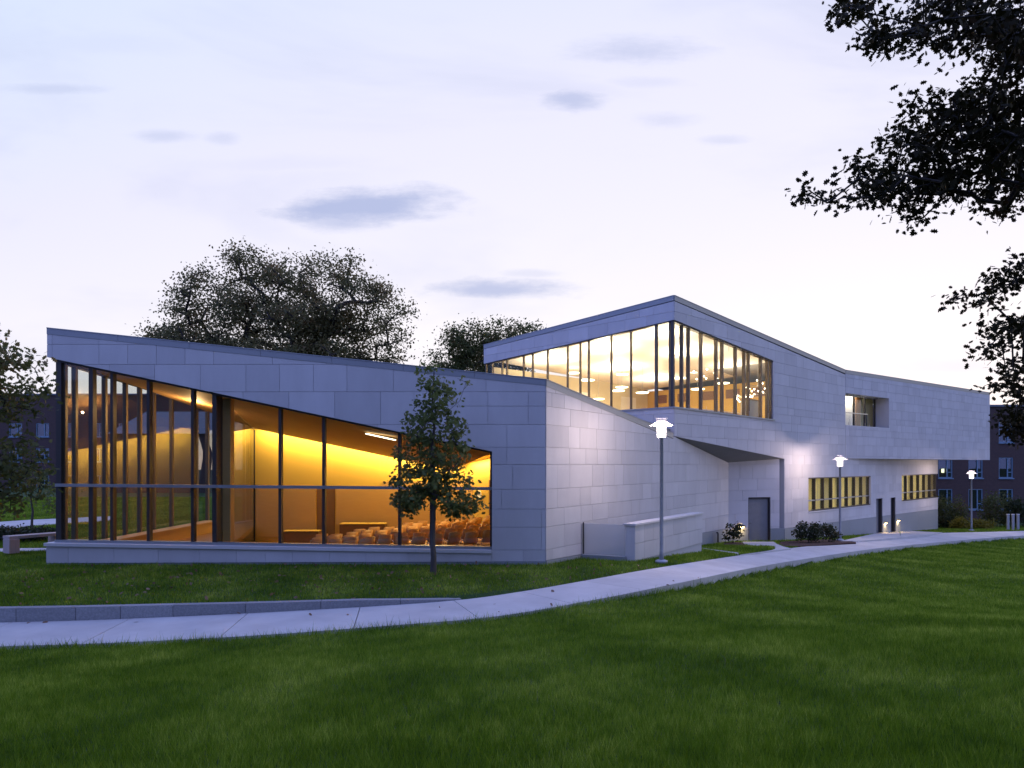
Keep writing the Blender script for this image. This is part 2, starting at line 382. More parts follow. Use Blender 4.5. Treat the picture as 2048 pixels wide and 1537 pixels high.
def np_mesh(name, verts, faces, mat, smooth=False):
    m = bpy.data.meshes.new(name); k = faces.shape[1]
    m.vertices.add(len(verts)); m.vertices.foreach_set('co', np.ascontiguousarray(verts, np.float32).ravel())
    m.loops.add(faces.size); m.loops.foreach_set('vertex_index', np.ascontiguousarray(faces, np.int32).ravel())
    m.polygons.add(len(faces)); m.polygons.foreach_set('loop_start', np.arange(0, faces.size, k, dtype=np.int32))
    m.polygons.foreach_set('loop_total', np.full(len(faces), k, np.int32))
    if smooth: m.polygons.foreach_set('use_smooth', np.ones(len(faces), bool))
    m.materials.append(mat); m.update(calc_edges=True); m.validate(); return m
nx, ny = len(gx), len(gy)
idx = np.arange(nx * ny).reshape(ny, nx)
quads = np.stack([idx[:-1, :-1], idx[:-1, 1:], idx[1:, 1:], idx[1:, :-1]], -1).reshape(-1, 4)
ground = link('lawn_ground', np_mesh('lawn_ground', np.stack([GX, GY, GZ], -1).reshape(-1, 3), quads, M['soil'], True))
tag(ground, 'green lawn ground sloping down to the concrete path', 'lawn', kind='structure')

# ------------------------------------------------------------------ concrete path: one object per poured slab
path = link('path', None, None, (0, 0, 0)); tag(path, 'curved pale concrete path running past the building', 'path', kind='structure')
def resample(line, step):
    d = np.concatenate([[0], np.cumsum(np.linalg.norm(np.diff(line[:, :2], axis=0), axis=1))]); n = int(d[-1] / step); u = np.linspace(0, d[-1], n + 1)
    return np.stack([np.interp(u, d, line[:, k]) for k in range(3)], -1), u
def foot(p, line):
    best = None
    for a, b_ in zip(line[:-1], line[1:]):
        d = b_[:2] - a[:2]; t = float(np.clip(((p[:2] - a[:2]) @ d) / (d @ d), 0, 1)); q = a + t * (b_ - a); l = np.hypot(*(q[:2] - p[:2]))
        if best is None or l < best[0]: best = (l, q)
    return best[1]
NS, NU = resample(NEAR, .3); FS = np.array([foot(p, FAR) for p in NS])
cuts = [0]; step_ = 8
while cuts[-1] < len(NS) - 1: cuts.append(min(cuts[-1] + step_, len(NS) - 1)); step_ = 8 if NS[cuts[-1]][0] < 2 else 10
for a, b_ in zip(cuts[:-1], cuts[1:]):
    mb = MB(); top = []; g = .009 if NS[a][0] < 2 else .004
    for k in range(a, b_ + 1):
        n_, f_ = Vector(NS[k]), Vector(FS[k])
        if k == a: dv = (Vector(NS[k + 1]) - n_).normalized() * g
        elif k == b_: dv = -(n_ - Vector(NS[k - 1])).normalized() * g
        else: dv = Vector((0, 0, 0))
        top.append((n_ + dv, f_ + dv))
    n = len(top)
    vs = [p for pr in top for p in pr] + [p - Vector((0, 0, .32)) for pr in top for p in pr]
    fs = [(2 * q, 2 * q + 2, 2 * q + 3, 2 * q + 1) for q in range(n - 1)]
    o = 2 * n
    fs += [(2 * q, o + 2 * q, o + 2 * q + 2, 2 * q + 2) for q in range(n - 1)] + [(2 * q + 1, 2 * q + 3, o + 2 * q + 3, o + 2 * q + 1) for q in range(n - 1)]
    fs += [(0, 1, o + 1, o), (o - 2, 2 * o - 2, 2 * o - 1, o - 1)]
    mb.add(vs, fs); part('slab', mb, M['concrete'], path)
# side walk to the recess door and the apron in front of the two service doors
def on_ground(px, py, dz=0.03):
    y = 20.0
    for _ in range(60):
        xg = (px - CX) / FPX * y; z = float(F(xg, y)); y = .5 * y + .5 * (CAMZ - z) * FPX / (py - HY)
    return Vector(((px - CX) / FPX * y, y, float(F((px - CX) / FPX * y, y)) + dz))
def sheet(name, px, mat, parent, dz, thick=.25):
    pts = [on_ground(a, b_, dz) for a, b_ in px]; mb = MB(); mb.prism(pts, (0, 0, -thick)); mb.f[0] = mb.f[0][::-1]; mb.f[1] = mb.f[1][::-1]
    return part(name, mb, mat, parent)
dw = link('door_walk', None); tag(dw, 'short pale concrete walk leading to the recessed door', 'path', kind='structure')
sheet('slab', [(1483, 1085), (1548, 1085), (1553, 1089), (1566, 1094.5), (1582, 1098.5), (1480, 1111.5), (1520, 1107), (1544, 1102), (1551, 1099), (1549, 1095), (1535, 1093), (1503, 1093), (1490, 1090)], M['concrete'], dw, .03)
sheet('slab', [(1402, 1098), (1404, 1097), (1440, 1102), (1478, 1107), (1477, 1109.5), (1440, 1104.4)], M['concrete'], dw, .02)
ap = link('service_apron', None); tag(ap, 'pale concrete apron in front of the two service doors', 'path', kind='structure')
sheet('slab', [(1680, 1084), (1752, 1068), (1800, 1063), (1800, 1076), (1716, 1084)], M['concrete'], ap, .034)
sheet('slab', [(1800.6, 1063), (1830, 1063.5), (1885, 1066.5), (1862, 1070), (1800.6, 1076)], M['concrete'], ap, .034)
for nm, px, lab in (('mulch_bed', [(1446, 1091), (1450, 1087), (1468, 1085.5), (1484, 1086.5), (1492, 1091), (1488, 1093), (1470, 1092)], 'dark red mulch bed under the shrub beside the recessed door'),
                    ('mulch_bed', [(1556, 1089), (1562, 1085), (1600, 1082), (1650, 1080), (1690, 1081), (1712, 1086), (1660, 1090), (1600, 1094), (1567, 1094)], 'long dark red mulch bed under two shrubs along the wall')):
    tag(sheet(nm, px, M['mulch'], None, .03), lab, 'mulch bed', kind='structure')

# ------------------------------------------------------------------ granite kerb along the inner edge of the path, each stone its own piece
kerb = link('kerb', None); tag(kerb, 'grey granite kerb retaining the lawn beside the path', 'kerb', kind='structure')
kidx = [0, 5, 11, 16, 21, 26, 32, 38, 44, 50]
for a, b_ in zip(kidx[:-1], kidx[1:]):
    mb = MB(); A, B_, T = [], [], []
    for k in range(a, b_ + 1):
        p = Vector(FAR[k]); t = (Vector(FAR[min(k + 1, len(FAR) - 1)]) - Vector(FAR[max(k - 1, 0)])).normalized(); nrm = Vector((-t.y, t.x, 0)).normalized()
        s = 0
        if k == a: s = .006
        if k == b_: s = -.006
        topz = max(.035 - max(0, (k - 41)) * .008, p.z + .004)
        q = p + t * s + nrm * .008; A.append((Vector((q.x, q.y, topz)), Vector((q.x, q.y, topz)) + nrm * .20))
    n = len(A); vs = [v for pr in A for v in pr] + [v - Vector((0, 0, .5)) for pr in A for v in pr]; o = 2 * n
    fs = [(2 * q, 2 * q + 2, 2 * q + 3, 2 * q + 1) for q in range(n - 1)] + [(2 * q, o + 2 * q, o + 2 * q + 2, 2 * q + 2) for q in range(n - 1)] \
        + [(2 * q + 1, 2 * q + 3, o + 2 * q + 3, o + 2 * q + 1) for q in range(n - 1)] + [(0, 1, o + 1, o), (o - 2, 2 * o - 2, 2 * o - 1, o - 1)]
    mb.add(vs, fs); part('kerb_stone', mb, M['kerb'], kerb)
# far path on the left behind the bench
fp = link('path', None); tag(fp, 'pale concrete walk crossing the lawn behind the bench', 'path', kind='structure')
def flat(px, dz): return [ground_pt(a, b_, dz) for a, b_ in px]
mb = MB(); mb.prism([Vector(v) for v in flat([(-160, 1108), (108, 1101), (122, 1096), (-160, 1099)], .03)][::-1], (0, 0, -.2)); part('slab', mb, M['concrete'], fp)
mb = MB(); mb.prism([Vector(v) for v in flat([(-160, 1075), (0, 1062), (60, 1052), (230, 1041), (230, 1032.5), (60, 1040), (-160, 1055)], .03)][::-1], (0, 0, -.2)); part('slab', mb, M['concrete'], fp)

# ------------------------------------------------------------------ the building
bld = thing('campus_building', 'angular pale limestone building with sloping roofs, big glass walls and a lit auditorium', 'building', (FR, FY, 0))
PANELS = []        # (wall backing object, polygon 3d, normal, projected size)
LEV = [-3.2, -2.6, -2.0, -1.45, -.85, -.25, .44, 1.125, 1.665, 2.26, 3.0, 3.52, 4.2, 4.75, 5.18, 5.62, 6.0, 6.6, 7.15, 7.75, 8.3, 8.9, 9.5, 10.1, 10.7]
def clip_half(poly, a, b_, c):                        # keep a*u + b*z <= c
    o = []; n = len(poly)
    for i in range(n):
        p, q = poly[i], poly[(i + 1) % n]; dp, dq = a * p[0] + b_ * p[1] - c, a * q[0] + b_ * q[1] - c
        if dp <= 0: o.append(p)
        if (dp < 0 < dq) or (dq < 0 < dp):
            t = dp / (dp - dq); o.append((p[0] + t * (q[0] - p[0]), p[1] + t * (q[1] - p[1])))
    return o
def area2(poly): return .5 * sum(poly[i][0] * poly[(i + 1) % len(poly)][1] - poly[(i + 1) % len(poly)][0] * poly[i][1] for i in range(len(poly)))
def proj(p):
    y = max(p[1], .1); return (CX + p[0] / y * FPX, HY - (p[2] - CAMZ) / y * FPX)
def stone_wall(name, wall, region, thick=.3, lev=LEV, wmin=.8, wmax=1.5, seed=0, merge=.0, joint=.010, back=True, off=0.0):
    """backing slab plus one stone panel per joint-bounded piece of the region"""
    rs = random.Random(seed)
    if area2(region) < 0: region = region[::-1]
    mb = MB(); mb.prism([wall.p(u, z, -.004 + off) for u, z in region][::-1], wall.n * -thick)
    bk = part(name, mb, M['joint'], bld)
    umin, umax = min(p[0] for p in region), max(p[0] for p in region)
    zmin, zmax = min(p[1] for p in region), max(p[1] for p in region)
    cells = []
    lv = [l for l in lev]
    rows = list(zip(lv[:-1], lv[1:]))
    if merge:                                          # runs of tall panels that take up two courses
        rows = []; k = 0
        for k in range(0, len(lv) - 2, 2):
            if lv[k + 2] <= zmin or lv[k] >= zmax: continue
            u = umin - rs.uniform(0, 2)
            while u < umax:
                run = rs.uniform(1.6, 4.2); e2 = min(u + run, umax + .01); tall = rs.random() < merge
                for z0, z1 in (((lv[k], lv[k + 2]),) if tall else ((lv[k], lv[k + 1]), (lv[k + 1], lv[k + 2]))):
                    x = u; m_ = max(1, round((e2 - u) / rs.choice((.9, 1.2, 1.4))))
                    for j in range(m_): cells.append([u + (e2 - u) * j / m_, u + (e2 - u) * (j + 1) / m_, z0, z1])
                u = e2
    for z0, z1 in rows:
        if z1 <= zmin or z0 >= zmax: continue
        u = umin - rs.uniform(0, 1.0)
        while u < umax:
            w = rs.choice((wmin, (wmin + wmax) / 2, wmax)) * rs.uniform(.94, 1.06)
            if umax - (u + w) < .35: w = umax - u + .01
            cells.append([u, u + w, z0, z1]); u += w
    for (u0, u1, z0, z1) in cells:
        q = region; g = joint / 2
        for a, b_, c in ((-1, 0, -u0 - g), (1, 0, u1 - g), (0, -1, -z0 - g), (0, 1, z1 - g)):
            q = clip_half(q, a, b_, c)
            if len(q) < 3: break
        if len(q) < 3 or abs(area2(q)) < .004: continue
        clean = []
        for p in q:
            if not clean or math.hypot(p[0] - clean[-1][0], p[1] - clean[-1][1]) > 1e-3: clean.append(p)
        if math.hypot(clean[0][0] - clean[-1][0], clean[0][1] - clean[-1][1]) < 1e-3: clean.pop()
        if len(clean) < 3: continue
        prd = rs.uniform(.022, .026)
        pts = [wall.p(a, b_, off) for a, b_ in clean]
        pj = [proj(p) for p in pts]
        PANELS.append((bk, pts, wall.n * prd, abs(area2(pj))))
    return bk
def wpoly(wall, pts): return [wall.at(a, b_) for a, b_ in pts]

# front fascia and pier
fr = wpoly(WF, [(95, 667), (1091, 771), (1091, 1123), (984, 1123), (984, 903.5), (108, 718), (95, 715)])
stone_wall('front_wall', WF, fr, .25, seed=3, merge=.38)
stone_wall('sill_wall', WF, wpoly(WF, [(95, 1092), (983.5, 1107), (983.5, 1123), (95, 1126)]), .3, lev=[-.1, 1.2], wmin=.85, wmax=1.3, seed=5, off=.03)
mb = MB(); mb.prism([WF.p(*WF.at(a, b_), .03) for a, b_ in ((94, 1126.3), (983.5, 1123.4), (1091.5, 1123.4), (1091.5, 1160), (94, 1160))][::-1], (0, .3, 0)); part('granite_base', mb, M['granite'], bld)
# sill ledge (in lengths) and the metal sub-frame above it
for k in range(6):
    a = 92 + (984 - 92) * k / 6; b_ = 92 + (984 - 92) * (k + 1) / 6 - .5
    za = lambda x, y0, y1: y0 + (y1 - y0) * (x - 92) / 892
    mb = MB(); mb.prism([WF.p(*WF.at(a, za(a, 1086, 1100.5)), .11), WF.p(*WF.at(b_, za(b_, 1086, 1100.5)), .11), WF.p(*WF.at(b_, za(b_, 1092, 1106.5)), .11), WF.p(*WF.at(a, za(a, 1092, 1106.5)), .11)][::-1], (0, .5, 0))
    part('sill_stone', mb, M['ledge'], bld)
mb = MB(); mb.prism([(FL + .13, FY + .12, WF.at(100, 1081)[1]), ((984 - CX) / FPX * FY, FY + .12, WF.at(984, 1095)[1]), ((984 - CX) / FPX * FY, FY + .12, WF.at(984, 1102)[1]), (FL + .13, FY + .12, WF.at(100, 1088)[1])][::-1], (0, .22, 0)); part('sill_frame', mb, M['alum'], bld)

# right wall of the pavilion
GR0, GR1 = .13, -.27
uC = WR.at(1456)
r1 = wpoly(WR, [(1091.5, 771), (1345, 878.5), (1348, 874)]) + [(uC, WR.at(1456, 926)[1]), (uC, GR1), (0, GR0)]
stone_wall('side_wall', WR, r1, .3, seed=9)
for k in range(7):
    ua, ub = uC * k / 7 + .006, uC * (k + 1) / 7 - .006
    mb = MB(); mb.prism([WR.p(ua, GR0 + (GR1 - GR0) * ua / uC - .012, .035), WR.p(ub, GR0 + (GR1 - GR0) * ub / uC - .012, .035), WR.p(ub, -1.6, .035), WR.p(ua, -1.0, .035)][::-1], WR.n * -.3)
    part('granite_base', mb, M['granite'], bld)

# prow: right face with the wrap-around window cut out of its left edge
zs0, zs1 = WP.at(1348, 815)[1], WP.at(1546, 840.5)[1]
zh0, zh1 = WP.at(1348, 640)[1], WP.at(1546, 722)[1]
u0, uw, uB, u90, uE = 0.0, WP.at(1546), WP.at(1568), WP.at(1690), WP.at(1875)
W1a, W1b, W2a = WP.at(1616), WP.at(1741), WP.at(1803)
D1a, D1b, D2a, D2b = WP.at(1751.5), WP.at(1764.5), WP.at(1780.5), WP.at(1790.5)
ZW0, ZW1 = .36, 2.26
zg = lambda u: WP.at(1568, 1057)[1] + (u - uB) / (uE - uB) * (WP.at(1875, 1018.5)[1] - WP.at(1568, 1057)[1])
zsof = 3.37
top90 = WP.at(1690, 750)[1]
stone_wall('prow_wall', WP, [(0, WP.at(1348, 603)[1]), (u90, top90), (u90, ZW1), (uB, ZW1), (uB, WP.at(1568, 918)[1]), (0, WP.at(1348, 873)[1]), (0, zs0), (uw, zs1), (uw, zh1), (0, zh0)][::-1], .3, seed=12)
stone_wall('rear_wall', WP, [(u90, zsof), (u90, ZW1), (uE, ZW1), (uE, zsof)], .3, seed=13)
stone_wall('pier_wall', WP, [(uB, zg(uB)), (W1a, zg(W1a)), (W1a, ZW1), (uB, ZW1)], .3, seed=14)
stone_wall('spandrel_wall', WP, [(W1a, zg(W1a)), (W1b, zg(W1b)), (W1b, ZW0), (W1a, ZW0)], .3, seed=15)
ZD1, ZD2 = WP.at(1752, 998)[1], WP.at(1781, 996)[1]
stone_wall('door_wall', WP, [(W1b, zg(W1b)), (D1a, zg(D1a)), (D1a, ZD1), (D1b, ZD1), (D1b, zg(D1b)), (D2a, zg(D2a)), (D2a, ZD2), (D2b, ZD2), (D2b, zg(D2b)), (W2a, zg(W2a)), (W2a, ZW1), (W1b, ZW1)], .3, seed=16)
stone_wall('end_wall', WP, [(W2a, zg(W2a)), (uE, zg(uE)), (uE, ZW0), (W2a, ZW0)], .3, seed=17)
for a, b_ in ((uB, D1a), (D1b, D2a), (D2b, uE)):
    k = max(1, round((b_ - a) / 2.4))
    for q in range(k):
        ua, ub = a + (b_ - a) * q / k + .005, a + (b_ - a) * (q + 1) / k - .005
        mb = MB(); mb.prism([WP.p(ua, zg(ua) - .012, .03), WP.p(ub, zg(ub) - .012, .03), WP.p(ub, -3.4, .03), WP.p(ua, -2.6, .03)][::-1], WP.n * -.3); part('granite_base', mb, M['granite'], bld)
# prow: left face
lz = lambda px, py: WL.at(px, py)
uL = 11.8
stone_wall('prow_fascia', WL, [(0, lz(968, 699)[1]), (uL, WP.at(1348, 603)[1]), (uL, zh0), (0, lz(968, 728)[1])], .3, seed=18, wmin=.7, wmax=1.2)
stone_wall('prow_parapet', WL, [(0, zs0), (uL, zs0), (uL, WP.at(1348, 873)[1]), (0, WP.at(1348, 873)[1])], .3, seed=19)
# box over the lower storey
uBE = WB.at(1979); ob = WB.at(1777.5)
ZO0, ZO1, ZBT = 5.41, 7.36, 8.66
stone_wall('box_wall', WB, [(0, zsof), (uBE, zsof), (uBE, ZBT), (0, ZBT), (0, ZO1), (ob, ZO1), (ob, ZO0), (0, ZO0)], .3, seed=20, wmin=.6, wmax=1.1)
# end wall of the box, box soffit, back closures
bE = WB.p(uBE, 0); bI = -WB.n
mb = MB(); mb.prism([WB.p(uBE - .01, zsof + .01, -.01), WB.p(uBE - .01, ZBT, -.01), WB.p(uBE - .01, ZBT, -9), WB.p(uBE - .01, zsof + .01, -9)], WB.d * -.28); part('box_end', mb, M['stone'], bld)
mb = MB(); mb.prism([WB.p(0.02, zsof + .015, -.02), WB.p(uBE - .3, zsof + .015, -.02), WB.p(uBE - .3, zsof + .015, -9), WB.p(.02, zsof + .015, -9)], (0, 0, .2)); part('soffit', mb, M['soffit'], bld)
# recess under the prow: door wall and sloping soffit
WD = Wall((CC.x, CC.y), (BB.x - CC.x, BB.y - CC.y)); uD = (BB - CC).length
zCt, zBt = WR.at(1456, 926)[1], WP.at(1568, 918)[1]
da, db = WD.at(1496), WD.at(1540.5); zdt = WD.at(1518, 995)[1]; zdb = WD.at(1518, 1084)[1]; zgr = WD.at(1556, 1057)[1]
stone_wall('recess_wall', WD, [(0, zgr), (da, zgr), (da, zdt), (db, zdt), (db, zgr), (uD - .3, zgr), (uD - .3, zBt + .02), (0, zCt + .02)], .3, seed=23)
mb = MB(); mb.prism([WP.p(uB + .002, zg(uB), -.02), WP.p(uB + .002, zBt - .01, -.02), WP.p(uB + .002, zBt - .01, -.33), WP.p(uB + .002, zg(uB), -.33)], WP.d * .15); part('recess_return', mb, M['stone'], bld)
for a, b_ in ((0, da), (db, uD - .02)):
    mb = MB(); mb.prism([WD.p(a, zgr - .012, .03), WD.p(b_, zgr - .012, .03), WD.p(b_, -1.7, .03), WD.p(a, -1.7, .03)][::-1], WD.n * -.3); part('granite_base', mb, M['granite'], bld)
A3 = WP.p(0, WP.at(1348, 873)[1] + .0, -.01); B3 = WP.p(uB, zBt, -.01); C3 = WD.p(0, zCt, -.02)
mb = MB(); mb.prism([A3, B3, C3], (0, 0, .12)); part('recess_soffit', mb, M['soffit'], bld)
# door in the recess
dr = MB(); dr.prism([WD.p(da + .06, zdb - .02, -.12), WD.p(db - .06, zdb - .02, -.12), WD.p(db - .06, zdt - .06, -.12), WD.p(da + .06, zdt - .06, -.12)][::-1], WD.n * -.06); door = part('door', dr, M['door'], bld)
door['label'] = 'plain grey steel door in the recess under the prow'
mb = MB()
for a, b_, z0, z1 in ((da, da + .06, zdb - .02, zdt), (db - .06, db, zdb - .02, zdt), (da + .06, db - .06, zdt - .06, zdt)):
    mb.prism([WD.p(a, z0, -.02), WD.p(b_, z0, -.02), WD.p(b_, z1, -.02), WD.p(a, z1, -.02)][::-1], WD.n * -.25)
part('frame', mb, M['bronze'], door)
mb = MB(); mb.prism([WD.p(da + .12, zdb + 1.0, -.08), WD.p(da + .26, zdb + 1.0, -.08), WD.p(da + .26, zdb + 1.04, -.08), WD.p(da + .12, zdb + 1.04, -.08)][::-1], WD.n * -.05); part('handle', mb, M['steel'], door)
mb = MB(); mb.prism([WD.p(da + .06, zdb - .02, .02), WD.p(db - .06, zdb - .02, .02), WD.p(db - .06, zdb + .012, .02), WD.p(da + .06, zdb + .012, .02)][::-1], WD.n * -.2); part('threshold', mb, M['steel'], door)
# two service doors
for (a, b_, zt, lab) in ((D1a, D1b, ZD1, 'narrow dark service door nearer the windows'), (D2a, D2b, ZD2, 'narrow dark service door farther along the wall')):
    zb = float(F(*WP.p(a, 0).xy)) + .02
    mb = MB(); mb.prism([WP.p(a, zb, -.22), WP.p(b_, zb, -.22), WP.p(b_, zt, -.22), WP.p(a, zt, -.22)][::-1], WP.n * -.08); d_ = part('door', mb, M['door'], bld); d_['label'] = lab
    mb = MB()
    mb.prism([WP.p(b_ - .07, zb, -.02), WP.p(b_, zb, -.02), WP.p(b_, zt, -.02), WP.p(b_ - .07, zt, -.02)][::-1], WP.n * -.2)
    mb.prism([WP.p(a, zb, -.02), WP.p(a + .06, zb, -.02), WP.p(a + .06, zt, -.02), WP.p(a, zt, -.02)][::-1], WP.n * -.2); part('frame', mb, M['bronze'], d_)
    mb = MB(); mb.prism([WP.p(a + .2, zb + 1, -.16), WP.p(a + .3, zb + 1, -.16), WP.p(a + .3, zb + 1.05, -.16), WP.p(a + .2, zb + 1.05, -.16)][::-1], WP.n * -.05); part('handle', mb, M['steel'], d_)
    mb = MB(); mb.prism([WP.p(a, zb - .03, .06), WP.p(b_, zb - .03, .06), WP.p(b_, zb + .015, .06), WP.p(a, zb + .015, .06)][::-1], WP.n * -.3); part('threshold', mb, M['steel'], d_)
# panels: the 300 that show largest are objects of their own, the rest one mesh
PANELS.sort(key=lambda p: -p[3])
rest = MB()
for i, (bk, pts, off, ar) in enumerate(PANELS):
    if i < 300:
        mb = MB(); mb.prism(pts[::-1], off); mb.f = [f[::-1] for f in mb.f]; part('stone_panel', mb, M['stone'], bk)
    else:
        rest.prism(pts[::-1], off)
rest.f = [f[::-1] for f in rest.f]
print('panels', len(PANELS))
if rest.v: tag(part('stone_panel_field', rest, M['stone_far'], bld), kind='stuff')

# copings
def coping(name, a, b_, n, h=.17, w=.42, lengths=1, out_=.035):
    a, b_ = Vector(a), Vector(b_); n = Vector(n)
    for k in range(lengths):
        p, q = a.lerp(b_, k / lengths), a.lerp(b_, (k + 1) / lengths); g = (q - p).normalized() * .004
        mb = MB(); mb.prism([p + g + n * out_, q - g + n * out_, q - g + n * out_ + Vector((0, 0, -h)), p + g + n * out_ + Vector((0, 0, -h))][::-1], n * -w)
        mb.prism([p + g + n * (out_ + .012) + Vector((0, 0, .03)), q - g + n * (out_ + .012) + Vector((0, 0, .03)), q - g + n * (out_ + .012) + Vector((0, 0, .002)), p + g + n * (out_ + .012) + Vector((0, 0, .002))][::-1], n * -(w - .05))
        part(name, mb, M['coping'], bld)
coping('coping', WF.p(*WF.at(94.5, 657.5)), WF.p(*WF.at(1091.6, 760.5)), WF.n, lengths=7)
coping('coping', WR.p(0, WR.at(1091.5, 760.5)[1]), WR.p(*WR.at(1345.5, 868.5)), WR.n, lengths=3, h=.19)
coping('coping', WP.p(0, WP.at(1348, 592)[1]), WP.p(*WP.at(1690, 741)), WP.n, lengths=4, h=.2)
coping('coping', WL.p(*WL.at(968, 691)), WL.p(uL, WP.at(1348, 592)[1]), WL.n, lengths=3, h=.2)
coping('coping', WB.p(0, WP.at(1690, 741)[1]), WB.p(uBE + .03, WB.at(1979, 786)[1]), WB.n, lengths=4, h=.2)
# roofs
zt = lambda px, py: WF.at(px, py)[1]
mb = MB(); A_ = [Vector((FL + .1, FY + .15, zt(95, 668))), Vector((FR - .1, FY + .15, zt(1091, 772))), Vector((CC.x - .2, CC.y, 3.9)), Vector((CC.x - .2, 38.5, 3.9)), Vector((FL + .1, 38.5, 6.4))]
mb.prism([v for v in A_], (0, 0, -.12)); part('roof', mb, M['soffit'], bld)
back = LEFT_END + WP.d * 20; 
mb = MB(); zr = [WP.at(1348, 606)[1], WP.at(1690, 752)[1]]
r_ = [WP.p(.05, zr[0], -.05), WP.p(u90, zr[1], -.05), WP.p(u90, zr[1], -12), WP.p(.05, WL.at(968, 702)[1], -11.8)]
mb.prism(r_, (0, 0, -.14)); mb.prism([WB.p(0, ZBT - .02, -.02), WB.p(uBE - .02, ZBT - .02, -.02), WB.p(uBE - .02, ZBT - .02, -9), WB.p(0, ZBT - .02, -9)], (0, 0, -.14)); part('roof', mb, M['soffit'], bld)

# ---------------- glazing
def mullion(wall, ua, ub, z0, z1, depth, off, name, parent, mat):
    mb = MB(); mb.prism([wall.p(ua, z0[0], off), wall.p(ub, z0[1], off), wall.p(ub, z1[1], off), wall.p(ua, z1[0], off)][::-1], wall.n * -depth); return part(name, mb, mat, parent)
def pane(wall, ua, ub, z0, z1, off, parent, mat, name='glass_pane'):
    mb = MB(); mb.prism([wall.p(ua, z0[0], off), wall.p(ub, z0[1], off), wall.p(ub, z1[1], off), wall.p(ua, z1[0], off)][::-1], wall.n * -.012); return part(name, mb, mat, parent)
# front curtain wall
cw = link('curtain_wall', None, bld, (FL, FY, 0)); WPOS[cw] = Vector((FL, FY, 0))
GO = -.24                                             # glass line set back from the wall face
WG = Wall((FL, FY + .24), (1, 0))
fx = [110, 175, 217, 290.5, 379.6, 424, 556, 644, 797, 861, 982.5]
hz = lambda px: WF.at(px, 718.5 + (px - 108) / (984 - 108) * (903.5 - 718.5))[1] + .02
sz = lambda px: WF.at(px, 1083 + (px - 108) / (984 - 108) * 14)[1]
tz = lambda px: WF.at(px, 971 + (px - 108) / (984 - 108) * 7)[1]
for i, px in enumerate(fx):
    u = WF.at(px); w = .16 if px in (110,) else (.13 if px in (175, 424) else .085)
    ua, ub = u - w / 2, u + w / 2
    mullion(WF, ua, ub, (sz(px), sz(px)), (hz(px - w * 33), hz(px + w * 33)), .2 if px != 424 else .45, -.16, 'mullion', cw, M['bronze'])
mullion(WF, WF.at(106), WF.at(984), (hz(106) - .075, hz(984) - .075), (hz(106) + .03, hz(984) + .03), .22, -.13, 'head_frame', cw, M['bronze'])
mullion(WF, WF.at(107), WF.at(983.6), (tz(107) - .045, tz(983.6) - .045), (tz(107) + .045, tz(983.6) + .045), .12, -.06, 'transom', cw, M['alum'])
for a, b_ in zip(fx[:-1], fx[1:]):
    ua, ub = WF.at(a), WF.at(b_)
    pane(WF, ua, ub, (sz(a), sz(b_)), (tz(a), tz(b_)), GO, cw, M['glass'])
    pane(WF, ua, ub, (tz(a) + .001, tz(b_) + .001), (hz(a), hz(b_)), GO, cw, M['glass'])
# west glass wall (seen through the front)
WX = -13.62
ww = Wall((WX, 36.4), (0, -1)); west = link('west_glass_wall', None, bld, (WX, 36.4, 0)); WPOS[west] = Vector((WX, 36.4, 0))
wy = [36.2, 35.6, 33.5, 31.3, 30.2, 28.0, 26.6, 25.6, 24.65, 23.4, 21.8, 21.3]
wtop = lambda y: 6.13 - (y - 21.3) * .052
for y in wy: mullion(ww, 36.4 - y - .06, 36.4 - y + .06, (.12, .12), (wtop(y), wtop(y)), .14, .07, 'mullion', west, M['tan'])
for a, b_ in zip(wy[:-1], wy[1:]): pane(ww, 36.4 - a, 36.4 - b_, (.15, .15), (wtop(a), wtop(b_)), 0, west, M['glass_west'])
mullion(ww, 0.2, 15.1, (wtop(36.2) - .1, wtop(21.3) - .1), (wtop(36.2) + .35, wtop(21.3) + .35), .2, .05, 'head_frame', west, M['bronze'])
mullion(ww, 0.2, 15.1, (-.8, -.8), (.14, .14), .3, .1, 'plinth', west, M['stone'])
# north glass at the back of the lobby
wn = Wall((WX, 36.3), (1, 0)); 
for k in range(3): pane(wn, .1 + k * .75, .8 + k * .75, (.1, .1), (5.2 - k * .15, 5.1 - k * .15), 0, west, M['glass'])
for k in range(4): mullion(wn, k * .75 - .05 + .1, k * .75 + .05 + .1, (.1, .1), (5.3 - k * .15, 5.3 - k * .15), .16, .08, 'mullion', west, M['bronze'])
# upper corner window
up = link('corner_window', None, bld, (PC.x, PC.y, 2)); WPOS[up] = Vector((PC.x, PC.y, 2))
lx = [970, 982, 1002, 1011.4, 1044.7, 1062.8, 1092.7, 1132.7, 1158, 1175, 1220, 1259.4, 1310, 1337]
zl0 = lambda u: zs0
zl1 = lambda u: lz(968, 728)[1] + u / uL * (zh0 - lz(968, 728)[1])
us = [max(.05, WL.at(x)) for x in lx] + [uL - .02]
for i, u in enumerate(us[:-1]):
    w = .11 if lx[i] == 1310 else .05
    mullion(WL, u - w / 2, u + w / 2, (zs0, zs0), (zl1(u), zl1(u)), .12, -.05, 'mullion', up, M['tan'])
for a, b_ in zip(us[:-1], us[1:]): pane(WL, a, b_, (zs0, zs0), (zl1(a), zl1(b_)), -.12, up, M['glass_up'])
mullion(WL, 0, uL, (zl1(0) - .05, zl1(uL) - .05), (zl1(0) + .02, zl1(uL) + .02), .2, -.02, 'head_frame', up, M['bronze'])
rx = [1368.5, 1381.7, 1406.8, 1437, 1449, 1475.5, 1493, 1501.5, 1526, 1539]
zp0 = lambda u: zs0 + u / uw * (zs1 - zs0)
zp1 = lambda u: zh0 + u / uw * (zh1 - zh0)
us = [.02] + [WP.at(x) for x in rx] + [uw - .02]
